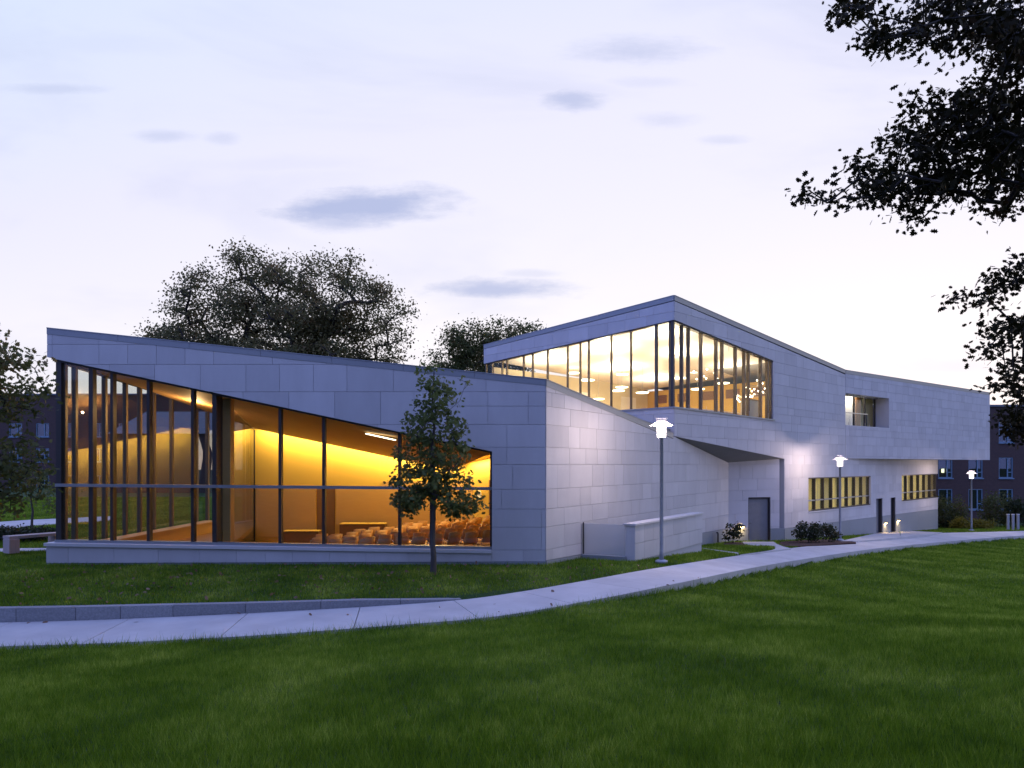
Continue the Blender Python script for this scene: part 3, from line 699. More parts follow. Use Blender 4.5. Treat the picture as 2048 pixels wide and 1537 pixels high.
for u in us[1:]: mullion(WP, u - .04, u + .04, (zp0(u - .04), zp0(u + .04)), (zp1(u - .04), zp1(u + .04)), .16, -.06, 'mullion', up, M['tan'])
for a, b_ in zip(us[:-1], us[1:]): pane(WP, a, b_, (zp0(a), zp0(b_)), (zp1(a), zp1(b_)), -.14, up, M['glass_up'])
mullion(WP, 0, uw, (zp1(0) - .07, zp1(uw) - .07), (zp1(0) + .02, zp1(uw) + .02), .2, -.02, 'head_frame', up, M['bronze'])
mb = MB(); mb.box(WP.p(.06, (zs0 + zh0) / 2, -.1), .12, .12, zh0 - zs0, WP.d); part('corner_post', mb, M['bronze'], up)
# window sills of the prow
mb = MB(); mb.prism([WP.p(-.06, zp0(0) + .03, .07), WP.p(uw + .1, zp0(uw) + .03, .07), WP.p(uw + .1, zp0(uw) - .04, .07), WP.p(-.06, zp0(0) - .04, .07)][::-1], WP.n * -.4); part('sill', mb, M['coping'], up)
mb = MB(); mb.prism([WL.p(0, zs0 + .03, .07), WL.p(uL + .0, zs0 + .03, .07), WL.p(uL + .0, zs0 - .04, .07), WL.p(0, zs0 - .04, .07)][::-1], WL.n * -.4); part('sill', mb, M['coping'], up)

# lower windows: rooms behind with curtains
def room(wall, ua, ub, z0, z1, depth, wmat, side=.0):
    mb = MB(); o = -.32
    c = lambda u, z, d: wall.p(u, z, o - d)
    mb.add([c(ua, z0, 0), c(ub, z0, 0), c(ub, z1, 0), c(ua, z1, 0), c(ua, z0, depth), c(ub, z0, depth), c(ub, z1, depth), c(ua, z1, depth)],
           [(4, 5, 6, 7), (0, 4, 7, 3), (1, 2, 6, 5), (0, 1, 5, 4), (3, 7, 6, 2)])
    return part('room_shell', mb, wmat, bld)
def strip_window(ua, ub, lab, seed, n):
    rs = random.Random(seed)
    w = link('window', None, bld, WP.p(ua, ZW0)); w['label'] = lab; WPOS[w] = WP.p(ua, ZW0)
    mullion(WP, ua, ub, (ZW1 - .06, ZW1 - .06), (ZW1, ZW1), .25, -.03, 'frame', w, M['bronze'])
    mullion(WP, ua, ub, (ZW0, ZW0), (ZW0 + .07, ZW0 + .07), .25, -.03, 'frame', w, M['bronze'])
    mullion(WP, ua, ub, (.93, .93), (1.0, 1.0), .12, -.1, 'transom', w, M['alum'])
    mullion(WP, ua - .02, ub + .02, (ZW0 - .05, ZW0 - .05), (ZW0 - .002, ZW0 - .002), .3, .06, 'sill', w, M['ledge'])
    k = n
    for q in range(k + 1):
        u = ua + (ub - ua) * q / k
        mullion(WP, max(ua, u - .03), min(ub, u + .03), (ZW0 + .07, ZW0 + .07), (ZW1 - .06, ZW1 - .06), .2, -.09, 'mullion', w, M['bronze'])
    for q in range(k):
        a, b_ = ua + (ub - ua) * q / k + .03, ua + (ub - ua) * (q + 1) / k - .03
        pane(WP, a, b_, (ZW0 + .05, ZW0 + .05), (.95, .95), -.15, w, M['glass']); pane(WP, a, b_, (.98, .98), (ZW1 - .05, ZW1 - .05), -.15, w, M['glass'])
    room(WP, ua - .2, ub + .2, -.9, ZW1 + .3, 5, M['cream'])
    u = ua
    while u < ub:                                     # curtains, gathered lengths with folds
        cwid = rs.uniform(.25, .75)
        if rs.random() < .55:
            mb = MB(); m = 10
            top = [WP.p(u + cwid * j / m, ZW1 + .1, -.75 + .05 * math.sin(j * 2.1)) for j in range(m + 1)]
            bot = [p - Vector((0, 0, 2.6)) for p in top]
            mb.add(top + bot, [(j, j + 1, j + m + 2, j + m + 1) for j in range(m)]); part('curtain', mb, M['curtain'], w)
        u += cwid + rs.uniform(.05, .5)
    for q in range(2):
        a = ua + (ub - ua) * (q + .5) / 2
        lt = lamp('ceiling_light', 'AREA', bld, WP.p(a, ZW1 + .2, -2.6), 110, (1, .86, .54), shape='RECTANGLE'); lt.data.size = 2.5; lt.data.size_y = .5
M['curtain'] = material('curtain_cloth', (.80, .73, .40), .9, noise=(6, .3, (.62, .52, .22), (1, 1, .1)), transl=.35)
strip_window(W1a, W1b, 'long lit ribbon window with yellow curtains beside the second lamp post', 31, 8)
strip_window(W2a, uE - .02, 'lit corner ribbon window with yellow curtains at the far end', 32, 6)
# balcony opening in the box
rb = link('balcony', None, bld, WB.p(0, ZO0)); WPOS[rb] = WB.p(0, ZO0); rb['label'] = 'recessed balcony opening with a rail, lit from inside'
dpt = .95
mb = MB(); mb.prism([WB.p(ob - .001, ZO0, -.02), WB.p(ob - .001, ZO1, -.02), WB.p(ob - .001, ZO1, -dpt), WB.p(ob - .001, ZO0, -dpt)], WB.d * .2); part('side_wall', mb, M['stone'], rb)
mb = MB(); mb.prism([WB.p(-.0, ZO0 - .001, .03), WB.p(ob + .05, ZO0 - .001, .03), WB.p(ob + .05, ZO0 - .001, -dpt), WB.p(-.0, ZO0 - .001, -dpt)], (0, 0, -.06)); part('floor', mb, M['ledge'], rb)
mb = MB(); mb.prism([WB.p(0, ZO1 + .001, -.03), WB.p(ob, ZO1 + .001, -.03), WB.p(ob, ZO1 + .001, -dpt), WB.p(0, ZO1 + .001, -dpt)], (0, 0, .1)); part('ceiling', mb, M['soffit'], rb)
mb = MB(); mb.bar(WB.p(0, ZO0 + .82, -.35), WB.p(ob * .62, ZO0 + .82, -.35), .05, .05); part('rail', mb, M['steel'], rb)
for uu in (ob * .1, ob * .60):
    mb = MB(); mb.bar(WB.p(uu, ZO0, -.35), WB.p(uu, ZO0 + .8, -.35), .05, .05); part('post', mb, M['black'], rb)
gw = [0, ob * .25, ob * .5, ob * .75, ob]
for a, b_ in zip(gw[:-1], gw[1:]): pane(WB, a + .02, b_ - .02, (ZO0, ZO0), (ZO1, ZO1), -dpt + .06, rb, M['glass'])
for a in gw: mullion(WB, max(0, a - .06), min(ob, a + .06), (ZO0, ZO0), (ZO1, ZO1), 0.1, -dpt + .1, 'mullion', rb, M['bronze'])
for a, b_, mt, dd in ((1.2, 3.85, 'white', .35), (3.854, 4.5, 'wood_dark', .3), (4.504, 6.4, 'curtain', .4)):
    mb = MB(); mb.prism([WB.p(a, ZO0 - .1, -dpt - dd), WB.p(b_, ZO0 - .1, -dpt - dd), WB.p(b_, ZO1 + .5, -dpt - dd), WB.p(a, ZO1 + .5, -dpt - dd)][::-1], WB.n * -.1); part('room_wall', mb, M[mt], rb)
lt = lamp('ceiling_light', 'AREA', rb, WB.p(2.9, ZO1 + .2, -dpt - .02), 60, (1, .86, .70), shape='RECTANGLE'); lt.data.size = 1.6; lt.data.size_y = .1
q_ = (-WB.n * .5 + Vector((0, 0, -1))).normalized(); lt.rotation_euler = q_.to_track_quat('-Z', 'Y').to_euler()

# ------------------------------------------------------------------ inside the pavilion: lobby on the left, auditorium on the right
def slab(name, pts, off, mat, parent=None): mb = MB(); mb.prism([Vector(p) for p in pts], off); return part(name, mb, mat, parent or bld)
slab('lobby_floor', [(-13.5, 21.35, .1), (-9.1, 21.35, .1), (-12.2, 33.0, .1), (-12.2, 36.2, .1), (-13.5, 36.2, .1)], (0, 0, -.2), M['floor'])
slab('auditorium_floor', [(-9.0, 21.35, -.75), (-.4, 21.35, -.75), (-2.2, 33, -.75), (-12.1, 33, -.75)], (0, 0, -.2), M['floor'])
zc0, zc1 = hz(428) - .02, hz(984) - .02
cA, cB, cC_, cD = Vector((-9.0, 21.3, zc0)), Vector((-.55, 21.3, zc1)), Vector((-2.75, 32.3, 2.74)), Vector((-11.9, 32.3, 4.66))
mb = MB(); mb.prism([cA, cB, cD], (0, 0, .1)); mb.prism([cB, cC_, cD], (0, 0, .1)); part('auditorium_ceiling', mb, M['ceil'], bld)
slab('lobby_ceiling', [(-13.55, 21.3, wtop(21.3)), (-9.0, 21.3, zc0 + .02), (-11.95, 32.3, 4.70)], (0, 0, .1), M['ceil'])
slab('lobby_ceiling', [(-13.55, 21.3, wtop(21.3)), (-11.95, 32.3, 4.70), (-11.8, 36.3, 4.75), (-13.55, 36.3, wtop(36.3))], (0, 0, .1), M['ceil'])
# back wall with proud panels and door leaves
WK = Wall((-12.2, 33.0), (1, 0))
slab('auditorium_back_wall', [WK.p(0, -.8), WK.p(10.1, -.8), WK.p(10.1, 5.6), WK.p(0, 5.6)], (0, .2, 0), M['ochre'])
kz = lambda px, py: WK.at(px, py)
for (x0, x1, y0, y1, mt) in ((562, 632, 973, 1062, 'wood'), (672, 765, 977, 1050, 'wood'), (634, 670, 975, 1075, 'wood_dark'), (765, 930, 963, 1075, 'wood'), (512, 558, 974, 1075, 'wood')):
    a, b_ = kz(x0, y1), kz(x1, y0); o_ = {'wood': .05, 'wood_dark': .02}[mt]
    slab('wall_panel', [WK.p(a[0], a[1], o_), WK.p(b_[0], a[1], o_), WK.p(b_[0], b_[1], o_), WK.p(a[0], b_[1], o_)][::-1], (0, o_ - .001, 0), M[mt])
RW0, RW1 = Vector((-2.2, 33.0, 0)), Vector((-.2, 30.9, 0)); WS = Wall((-2.2, 33.0), (RW1 - RW0).xy)
slen = (RW1 - RW0).length
slab('auditorium_side_wall', [WS.p(0, -.8), WS.p(slen, -.8), WS.p(slen, 4.6), WS.p(0, 4.6)], -WS.n * .2, M['ochre'])
slab('wall_panel', [WS.p(.1, -.7, .03), WS.p(.55, -.7, .03), WS.p(.55, 2.2, .03), WS.p(.1, 2.2, .03)], -WS.n * .028, M['wood'])
slab('wall_panel', [WS.p(1.7, -.7, .03), WS.p(2.5, -.7, .03), WS.p(2.5, 2.3, .03), WS.p(1.7, 2.3, .03)], -WS.n * .028, M['wood_dark'])
slab('inner_pier_wall', [(-.3, 21.3, -.8), (-.2, 30.9, -.8), (-.2, 30.9, 4.6), (-.3, 21.3, 4.6)], (.15, 0, 0), M['ochre'])
# coves: lamp strips hidden above the ceiling edge
slab('cove_top', [(-12.1, 32.2, 5.02), (-2.3, 32.2, 3.1), (-2.3, 33.0, 3.1), (-12.1, 33.0, 5.02)], (0, 0, .08), M['ochre'])
mb = MB(); mb.bar((-11.9, 32.42, 4.86), (-2.6, 32.42, 2.94), .08, .05); part('cove_light', mb, M['cove'], bld)
def strip_light(name, a, b_, width, energy, colr, aim, parent=None):
    a, b_ = Vector(a), Vector(b_); o = lamp(name, 'AREA', parent or bld, (a + b_) / 2, energy, colr, shape='RECTANGLE')
    o.data.size = (b_ - a).length; o.data.size_y = width
    x = (b_ - a).normalized(); z = -Vector(aim).normalized(); z = (z - x * z.dot(x)).normalized(); y = z.cross(x)
    o.rotation_euler = Matrix((x, y, z)).transposed().to_euler(); return o
COVE = (1.0, .75, .33)
strip_light('cove_lamp', (-11.9, 32.55, 4.80), (-2.6, 32.55, 2.88), .12, 380, COVE, (0, .35, -1))
slab('cove_top', [WS.p(.1, 3.1, .0), WS.p(slen - .1, 3.45, .0), WS.p(slen - .1, 3.45, .75), WS.p(.1, 3.1, .75)], (0, 0, .08), M['ochre'])
strip_light('cove_lamp', WS.p(.3, 3.0, .35), WS.p(slen - .2, 3.3, .35), .12, 90, (1, .72, .32), -WS.n * .35 + Vector((0, 0, -1)))
mb = MB(); mb.bar(P(733, 868, 23.4) , P(790, 880.5, 22.9), .12, .03); part('linear_light', mb, M['pend'], bld)
mb = MB()
for px, py, yy in ((320, 773, 23.5), (533, 840.5, 28), (542, 842.5, 28)): mb.lathe([(.05, 0), (.05, .03)], P(px, py, yy), 10)
part('downlight', mb, M['bulb'], bld)
lamp('downlight_lamp', 'POINT', bld, (-11.6, 25.5, 4.9), 190, (1, .60, .26), size=.02)
lamp('downlight_lamp', 'AREA', bld, (-6.0, 26.0, 4.2), 190, (1, .66, .28), size=.4).data.size = .8
lamp('downlight_lamp', 'AREA', bld, (-3.0, 27.0, 3.0), 150, (1, .66, .28), size=.4).data.size = .8
# glass partition between lobby and auditorium, with its timber column
WT = Wall((-12.15, 33.0), (3.1, -11.5)); tl = math.hypot(3.1, 11.5)
pt = link('glass_partition', None, bld, (-12.15, 33, 0)); WPOS[pt] = Vector((-12.15, 33, 0))
ztp = lambda u: 4.62 + u / tl * (zc0 - 4.62)
ks = [0, 6.0, tl - .1]
for a, b_ in zip(ks[:-1], ks[1:]): pane(WT, a, b_, (-.6, -.6), (ztp(a), ztp(b_)), 0, pt, M['glass'])
for k in ks[:1]: mullion(WT, k - .03, k + .03, (-.6, -.6), (ztp(k), ztp(k)), .08, .04, 'mullion', pt, M['bronze'])
slab('timber_column', [(-9.15, 21.75, -.6), (-8.75, 21.75, -.6), (-8.75, 22.05, -.6), (-9.15, 22.05, -.6)], (0, 0, zc0 + .5), M['wood'])
# stepped floor under the rows
NROW = 8
for r in range(NROW):
    x0 = -7.75 + r * .9; z = -.62 + r * .075
    slab('step', [(x0, 22.2, z), (x0 + .9, 22.2, z), (x0 + .9 , 32.0, z), (x0, 32.0, z)], (0, 0, -.3), M['floor'])
# things standing in there
def console(px0, px1, py, y, h, lab):
    a, b_ = P(px0, py, y), P(px1, py, y); t = thing('console', lab, 'console', ((a.x + b_.x) / 2, y, a.z - h))
    mb = MB(); mb.box(((a.x + b_.x) / 2, y, a.z - h / 2 - .02), b_.x - a.x, .6, h - .04); part('body', mb, M['wood_dark'], t)
    mb = MB(); mb.box(((a.x + b_.x) / 2, y, a.z), b_.x - a.x, .6, .04); part('top', mb, M['ochre'], t)  # ochre top: cove light on the surface is put into the colour
console(570, 640, 1062, 32.2, .7, 'low dark wooden console by the left door of the auditorium')
console(682, 772, 1047.5, 32.2, .95, 'taller dark wooden console right of the auditorium doors')
lb = thing('lobby_bench', 'long orange wooden bench along the lobby glass wall', 'bench', (-13.1, 26, .1))
mb = MB(); mb.box((-13.1, 26.2, .3), .5, 8.6, .4); part('body', mb, M['wood'], lb)
mb = MB(); mb.box((-13.1, 26.2, .53), .58, 8.7, .06); part('seat', mb, M['wood'], lb)
mb = MB(); mb.lathe([(.0, 0), (.2, 0), (.2, .03), (.17, .035), (.165, .02), (.0, .02)], n=24)
ck = thing('wall_clock', 'round white wall clock on the auditorium side wall', 'clock', (0, 0, 0)); cloc = WS.p(WS.at(960), WS.at(960, 990)[1], .06); ck.location = cloc
ck.rotation_euler = Matrix((WS.d, Vector((0, 0, 1)), WS.n)).transposed().to_euler()
part('case', mb, M['white'], ck, True, False)
mb = MB(); mb.bar((0, -.02, .03), (0, .13, .03), .014, .006, (0, 0, 1)); mb.bar((-.01, 0, .033), (.09, .03, .033), .016, .006, (0, 0, 1)); part('hands', mb, M['black'], ck, False, False)
mb = MB()
for k in range(12): a = k * math.pi / 6; mb.bar((.13 * math.cos(a), .13 * math.sin(a), .026), (.155 * math.cos(a), .155 * math.sin(a), .026), .01, .004, (0, 0, 1))
part('hour_marks', mb, M['black'], ck, False, False)

# chairs: built once facing -x, then copied
ch = thing('auditorium_chair', '', 'chair', (0, 0, 0), 'auditorium chairs in raked rows')
mb = MB(); n = 6
vs = []
for i in range(n + 1):
    y = -.25 + .5 * i / n; c = .05 * (1 - (2 * i / n - 1) ** 2)
    for z, x in ((.50, .20), (.72, .26), (.93, .335)): vs.append((x + c, y, z - (.02 if z > .9 and i in (0, n) else 0)))
fs = [(i * 3 + j, i * 3 + j + 1, i * 3 + j + 4, i * 3 + j + 3) for i in range(n) for j in range(2)]
k = len(vs); vs += [(x + .022, y, z) for x, y, z in vs]; fs += [tuple(q + k for q in f[::-1]) for f in fs]
edge = [i * 3 for i in range(n + 1)] + [n * 3 + 1, n * 3 + 2] + [i * 3 + 2 for i in range(n - 1, -1, -1)] + [1]
fs += [(edge[i], edge[(i + 1) % len(edge)], edge[(i + 1) % len(edge)] + k, edge[i] + k) for i in range(len(edge))]
part('backrest', mb.add(vs, fs), M['seat'], ch, True, False)
mb = MB(); mb.prism([(-.26, -.24, .46), (.2, -.24, .42), (.2, .24, .42), (-.26, .24, .46)], (0, 0, -.03)); part('seat', mb, M['seat'], ch, False, False)
for sy in (-.25, .25):
    mb = MB(); mb.tube([(-.22, sy, 0), (-.24, sy, .42), (-.2, sy, .62), (.1, sy, .66), (.24, sy, .6)], .016, 6); part('arm', mb, M['steel'], ch, True, False)
for sy in (-.22, .22):
    mb = MB(); mb.tube([(.24, sy, 0), (.16, sy, .43), (.3, sy, .85)], .016, 6); part('leg', mb, M['steel'], ch, True, False)
ORD = ['first', 'second', 'third', 'fourth', 'fifth', 'sixth', 'seventh', 'eighth', 'ninth', 'tenth', 'eleventh', 'twelfth', 'thirteenth', 'fourteenth']
first = True
for r, (yy, xa) in enumerate(((23.6, -6.2), (24.9, -7.0), (26.2, -7.4), (27.5, -7.6), (28.8, -6.4), (30.1, -4.6))):
    q = 0; x = xa
    while x < -.75:
        k = int((x + 7.75) / .9); loc = (x, yy + .04 * math.sin(q * 3.3), -.62 + max(0, k) * .075)
        c = ch if first else copy_tree(ch, None, loc)
        c.location = loc; c.rotation_euler = (0, 0, R(-52 + 4 * math.sin(q * 2.1 + r))); first = False
        c['label'] = f'tan wooden auditorium chair, {ORD[q]} from the left in the {ORD[r]} row behind the glass'
        q += 1; x += .585
# ------------------------------------------------------------------ upper room behind the corner window
fz = zs0 - .06; ec = 14.5; vv = 11.5
rp = lambda u, v, z: WP.p(u, z, -v)
slab('upper_floor', [rp(.2, .2, fz), rp(ec, .3, fz), rp(ec, vv, fz), rp(.3, vv, fz)], (0, 0, -.2), M['floor'])
cz = lambda u, v: zh0 + .05 - .035 * u - .05 * v
slab('upper_ceiling', [rp(.2, .2, cz(0, 0)), rp(ec, .3, cz(ec, 0)), rp(ec, vv, cz(ec, vv)), rp(.3, vv, cz(0, vv))], (0, 0, .08), M['white'])
slab('upper_end_wall', [rp(ec, .3, fz), rp(ec, vv, fz), rp(ec, vv, 8), rp(ec, .3, 8)], WP.d * .2, M['ochre'])
slab('upper_rear_wall', [rp(.2, vv, fz), rp(ec, vv, fz), rp(ec, vv, 8.3), rp(.2, vv, 8.3)], -WP.n * .2, M['cream'])
for k in range(6):                                    # dark square lights high in the wood wall, and wood battens
    v = 1.2 + k * 1.75
    slab('clerestory_panel', [rp(ec - .04, v, fz + 1.75), rp(ec - .04, v + .9, fz + 1.75), rp(ec - .04, v + .9, fz + 2.3), rp(ec - .04, v, fz + 2.3)], WP.d * .035, M['wood_dark'])
for k in range(5):
    u = 1.5 + k * 2.5
    slab('rear_panel', [rp(u, vv - .05, fz), rp(u + 1.6, vv - .05, fz), rp(u + 1.6, vv - .05, fz + 2.1), rp(u, vv - .05, fz + 2.1)], -WP.n * .04, M['cream'] if k % 2 else M['white'])
ct = thing('counter', 'long pale counter behind the upper right window panes', 'counter', rp(9, 1.6, fz))
mb = MB(); mb.prism([rp(4.2, 2.1, fz), rp(9.6, 2.1, fz), rp(9.6, 2.6, fz), rp(4.2, 2.6, fz)], (0, 0, .35)); part('body', mb, M['wood'], ct)
mb = MB(); mb.prism([rp(4.1, 2.0, fz + .36), rp(9.7, 2.0, fz + .36), rp(9.7, 2.7, fz + .36), rp(4.1, 2.7, fz + .36)], (0, 0, .05)); part('top', mb, M['white'], ct)
cb = thing('cabinet', 'pale upright cabinet at the right end of the corner window', 'cabinet', rp(9.9, 1.2, fz))
mb = MB(); mb.prism([rp(8.2, .8, fz), rp(9.5, .8, fz), rp(9.5, 1.3, fz), rp(8.2, 1.3, fz)], (0, 0, .95)); part('body', mb, M['cream'], cb)
mb = MB(); mb.prism([rp(8.15, .75, fz + .952), rp(9.55, .75, fz + .952), rp(9.55, 1.35, fz + .952), rp(8.15, 1.35, fz + .952)], (0, 0, .05)); part('top', mb, M['wood'], cb)
# pendants
pd = thing('pendant_lamp', '', 'pendant lamp', (0, 0, 0), 'disc pendant lamps in the upper room')
mb = MB(); mb.lathe([(0, 0), (.33, 0), (.36, .02), (.36, .05), (.32, .06), (0, .06)], n=24); part('disc', mb, M['pend'], pd, True, False)
mb = MB(); mb.tube([(0, 0, .06), (0, 0, 1.6)], .008, 5); part('stem', mb, M['steel'], pd, False, False)
PEND = [(1146.6, 747.6, 40, 'leftmost disc pendant lamp in the upper room'), (1175, 762, 35.5, 'widest bright disc pendant lamp behind the left window panes'),
        (1244.7, 750.5, 41, 'high disc pendant lamp between the two widest left panes'), (1243.7, 776, 40, 'middle disc pendant lamp right of the widest one'),
        (1236, 783, 38, 'disc pendant lamp just below the middle one'), (1284.7, 787, 39.5, 'small low disc pendant lamp in the last broad left pane'),
        (1197, 799.6, 42, 'lowest disc pendant lamp just above the sloping roof edge'), (1358.7, 758, 36, 'disc pendant lamp just right of the corner post'),
        (1395.6, 780, 37.5, 'disc pendant lamp on a long stem in the third right pane'), (1446, 768, 40, 'disc pendant lamp before the wood wall in the middle right panes')]
for i, (px, py, y, lab) in enumerate(PEND):
    c = pd if i == 0 else copy_tree(pd, None, P(px, py, y)); c.location = P(px, py, y); c['label'] = lab
for u, v, en in ((1.6, 1.6, 130), (2.0, 5.2, 190), (2.0, 9.0, 170), (6.0, 3.0, 180), (6.5, 8.0, 190), (11.0, 3.5, 170), (11.0, 8.5, 130)):   # uplight of the pendants on the ceiling
    o = lamp('pendant_uplight', 'AREA', bld, rp(u, v, cz(u, v) - 1.1), en, (1, .88, .66)); o.data.size = .9; o.rotation_euler = (math.pi, 0, 0)
for u, v, en in ((3.0, 3.0, 110), (10.5, 3.5, 230), (4, 8, 190), (8, 9, 190)):
    o = lamp('pendant_downlight', 'AREA', bld, rp(u, v, cz(u, v) - .6), en, (1, .82, .54)); o.data.size = .9
# chandeliers of small bulbs
def chandelier(px, py, y, lab, seed, n=14):
    rs = random.Random(seed); p = P(px, py, y); t = thing('chandelier', lab, 'chandelier', p)
    mb = MB(); mb.tube([(0, 0, 0), (0, 0, 1.6)], .012, 6); mb.lathe([(.05, -.05), (.07, 0), (.05, .06)], n=10); part('stem', mb, M['steel'], t, False, False)
    for k in range(n):
        a = k * 2.4; r = rs.uniform(.25, .85); z = rs.uniform(-.22, .3); e_ = Vector((r * math.cos(a), r * math.sin(a), z))
        mb = MB(); mb.tube([(0, 0, 0), e_ * .5 + Vector((0, 0, .06)), e_], .006, 4); part('arm', mb, M['steel'], t, False, False)
        mb = MB(); mb.lathe([(.0, -.035), (.028, -.015), (.035, .01), (.02, .035), (0, .045)], e_, 8); part('bulb', mb, M['bulb'], t, True, False)
chandelier(1490, 797, 38.5, 'wide chandelier of many small bulbs low in the upper right panes', 3, 18)
chandelier(1516, 772, 40, 'small chandelier of bright bulbs near the right edge of the corner window', 4, 10)
chandelier(1520, 790, 37.5, 'low chandelier cluster beside the pale cabinet', 6, 10)
chandelier(1404, 753, 36, 'compact chandelier of bulbs in the third right pane of the corner window', 5, 10)

# ------------------------------------------------------------------ outside: low wall, lamps, bench, posts
def guard_mat():
    m = bpy.data.materials.new('frosted_guard'); m.use_nodes = True; t = m.node_tree; b = t.nodes['Principled BSDF']; b.inputs['Base Color'].default_value = (.7, .71, .70, 1); b.inputs['Roughness'].default_value = .35
    tr = t.nodes.new('ShaderNodeBsdfTransparent'); mx = t.nodes.new('ShaderNodeMixShader'); mx.inputs[0].default_value = .42
    t.links.new(tr.outputs[0], mx.inputs[1]); t.links.new(b.outputs[0], mx.inputs[2]); t.links.new(mx.outputs[0], t.nodes['Material Output'].inputs[0]); return m
M['guard'] = guard_mat()
lw = thing('low_wall', 'low limestone wall with a pale cap standing in front of the side wall', 'wall', (3.86, 22.05, 0))
WW = Wall((3.86, 22.05), (.559, .829)); ll = 6.35; zt_ = 1.07
mb = MB(); mb.prism([WW.p(0.02, -.9, -.01), WW.p(ll - .02, -.9, -.01), WW.p(ll - .02, zt_, -.01), WW.p(.02, zt_, -.01)][::-1], WW.n * -.3); part('core', mb, M['joint'], lw)
rs = random.Random(4)
for z0, z1 in ((-.05, .5), (.5, zt_)):
    u = 0
    while u < ll - .05:
        w = rs.choice((.75, 1.05, 1.3)); w = min(w, ll - u)
        if ll - u - w < .3: w = ll - u
        mb = MB(); mb.prism([WW.p(u + .006, z0 + .006, -.009), WW.p(u + w - .006, z0 + .006, -.009), WW.p(u + w - .006, z1 - .004, -.009), WW.p(u + .006, z1 - .004, -.009)][::-1], WW.n * .024); part('stone_panel', mb, M['stone'], lw); u += w
mb = MB(); mb.prism([WW.p(.018, -.9, .0), WW.p(.018, -.9, -.31), WW.p(.018, zt_ - .003, -.31), WW.p(.018, zt_ - .003, 0)], WW.d * -.025); part('end_stone', mb, M['stone'], lw)
mb = MB(); mb.prism([WW.p(0, -.9, .02), WW.p(ll, -.9, .02), WW.p(ll, -.42, .02), WW.p(0, -.05, .02)][::-1], WW.n * -.35); part('granite_base', mb, M['granite'], lw)
mb = MB(); mb.prism([WW.p(-.05, zt_, .06), WW.p(ll + .03, zt_, .06), WW.p(ll + .03, zt_, -.37), WW.p(-.05, zt_, -.37)], (0, 0, .06)); part('cap', mb, M['ledge'], lw)
cp = thing('areaway_guard', 'pale see-through guard closing the gap between side wall and low wall', 'guard', (2.9, 22.5, 0))
a, b_ = WR.p(WR.at(1163), 0, .03), WW.p(0, 0, -.32)
mb = MB(); mb.prism([a + Vector((0, 0, .05)), b_ + Vector((0, 0, .05)), b_ + Vector((0, 0, 1.08)), a + Vector((0, 0, 1.08))], (.03, .05, 0)); part('sheet', mb, M['guard'], cp)
mb = MB(); mb.bar(a + Vector((.03, -.06, -.1)), a + Vector((.03, -.06, 1.12)), .04, .04); part('post', mb, M['black'], cp)
mb = MB(); mb.bar(a + Vector((.0, -.1, .0)), b_ + Vector((0, -.1, .0)), .2, .18); part('footing', mb, M['granite'], cp)

def diffuser_mat():
    m = bpy.data.materials.new('frosted_diffuser'); m.use_nodes = True; t = m.node_tree; t.nodes.remove(t.nodes['Principled BSDF'])
    tr = t.nodes.new('ShaderNodeBsdfTransparent'); tl_ = t.nodes.new('ShaderNodeEmission'); tl_.inputs[0].default_value = (1.0, .88, .84, 1); tl_.inputs[1].default_value = 3.6
    mx = t.nodes.new('ShaderNodeMixShader'); mx.inputs[0].default_value = .30; t.links.new(tr.outputs[0], mx.inputs[1]); t.links.new(tl_.outputs[0], mx.inputs[2]); t.links.new(mx.outputs[0], t.nodes['Material Output'].inputs[0]); return m
M['diff'] = diffuser_mat()
M['tube'] = emit('lamp_tube_glow', (1.0, .86, .82), 8.0)
M['ring'] = material('lamp_ring', (.75, .75, .76), .35, metal=.2, noise=(5, .1))
M['hat'] = material('lamp_hat', (.55, .55, .56), .4, noise=(5, .1), transl=.10)
sl = thing('street_lamp', '', 'street lamp', (0, 0, 0), 'lamp posts along the path')
mb = MB(); mb.lathe([(.19, -.05), (.19, .02), (.12, .05), (.08, .06)], n=20); part('base', mb, M['pole'], sl, True, False)
mb = MB(); mb.lathe([(.075, .05), (.06, .3), (.052, 3.8), (.075, 3.81), (.09, 3.84)], n=14); part('pole', mb, M['pole'], sl, True, False)
mb = MB(); mb.lathe([(.05, 3.85), (.06, 3.88), (.03, 3.92)], n=12); part('bulb', mb, M['tube'], sl, True, False)
lamp('lamp_light', 'POINT', sl, (0, 0, 4.06), 520, (1.0, .77, .74), .07, world=False)
mb = MB(); n = 20; mb.lathe([(.145, 3.85), (.155, 4.24)], n=n); mb.f = mb.f[:-2]; part('diffuser', mb, M['diff'], sl, True, False)
for z in (3.85, 3.95, 4.05, 4.15):
    mb = MB(); mb.lathe([(.135, z - .006), (.158, z - .006), (.158, z + .006), (.135, z + .006), (.135, z - .006)], n=20); mb.f = mb.f[:-2]; part('louvre_ring', mb, M['ring'], sl, True, False)
mb = MB(); mb.lathe([(.13, 4.33), (.24, 4.27), (.355, 4.20)], n=28); mb.f = mb.f[:-2]; part('hat', mb, M['hat'], sl, True, False)
mb = MB(); mb.lathe([(.13, 4.33), (.16, 4.35), (.18, 4.42), (.0, 4.43)], n=20); mb.f = mb.f[:-2]; part('cap', mb, M['hat'], sl, True, False)
for i, (px, py, y, lab) in enumerate(((1323, 1123, 21.66, 'tall lit lamp post nearest the camera, in front of the low wall'), (1680, 1080, 36.75, 'lit lamp post in the middle, before the ribbon window'), (1943, 1061, 51.9, 'farthest lit lamp post, in front of the brick building'))):
    p = P(px, py, y); c = sl if i == 0 else copy_tree(sl, None, p); c.location = p; c['label'] = lab
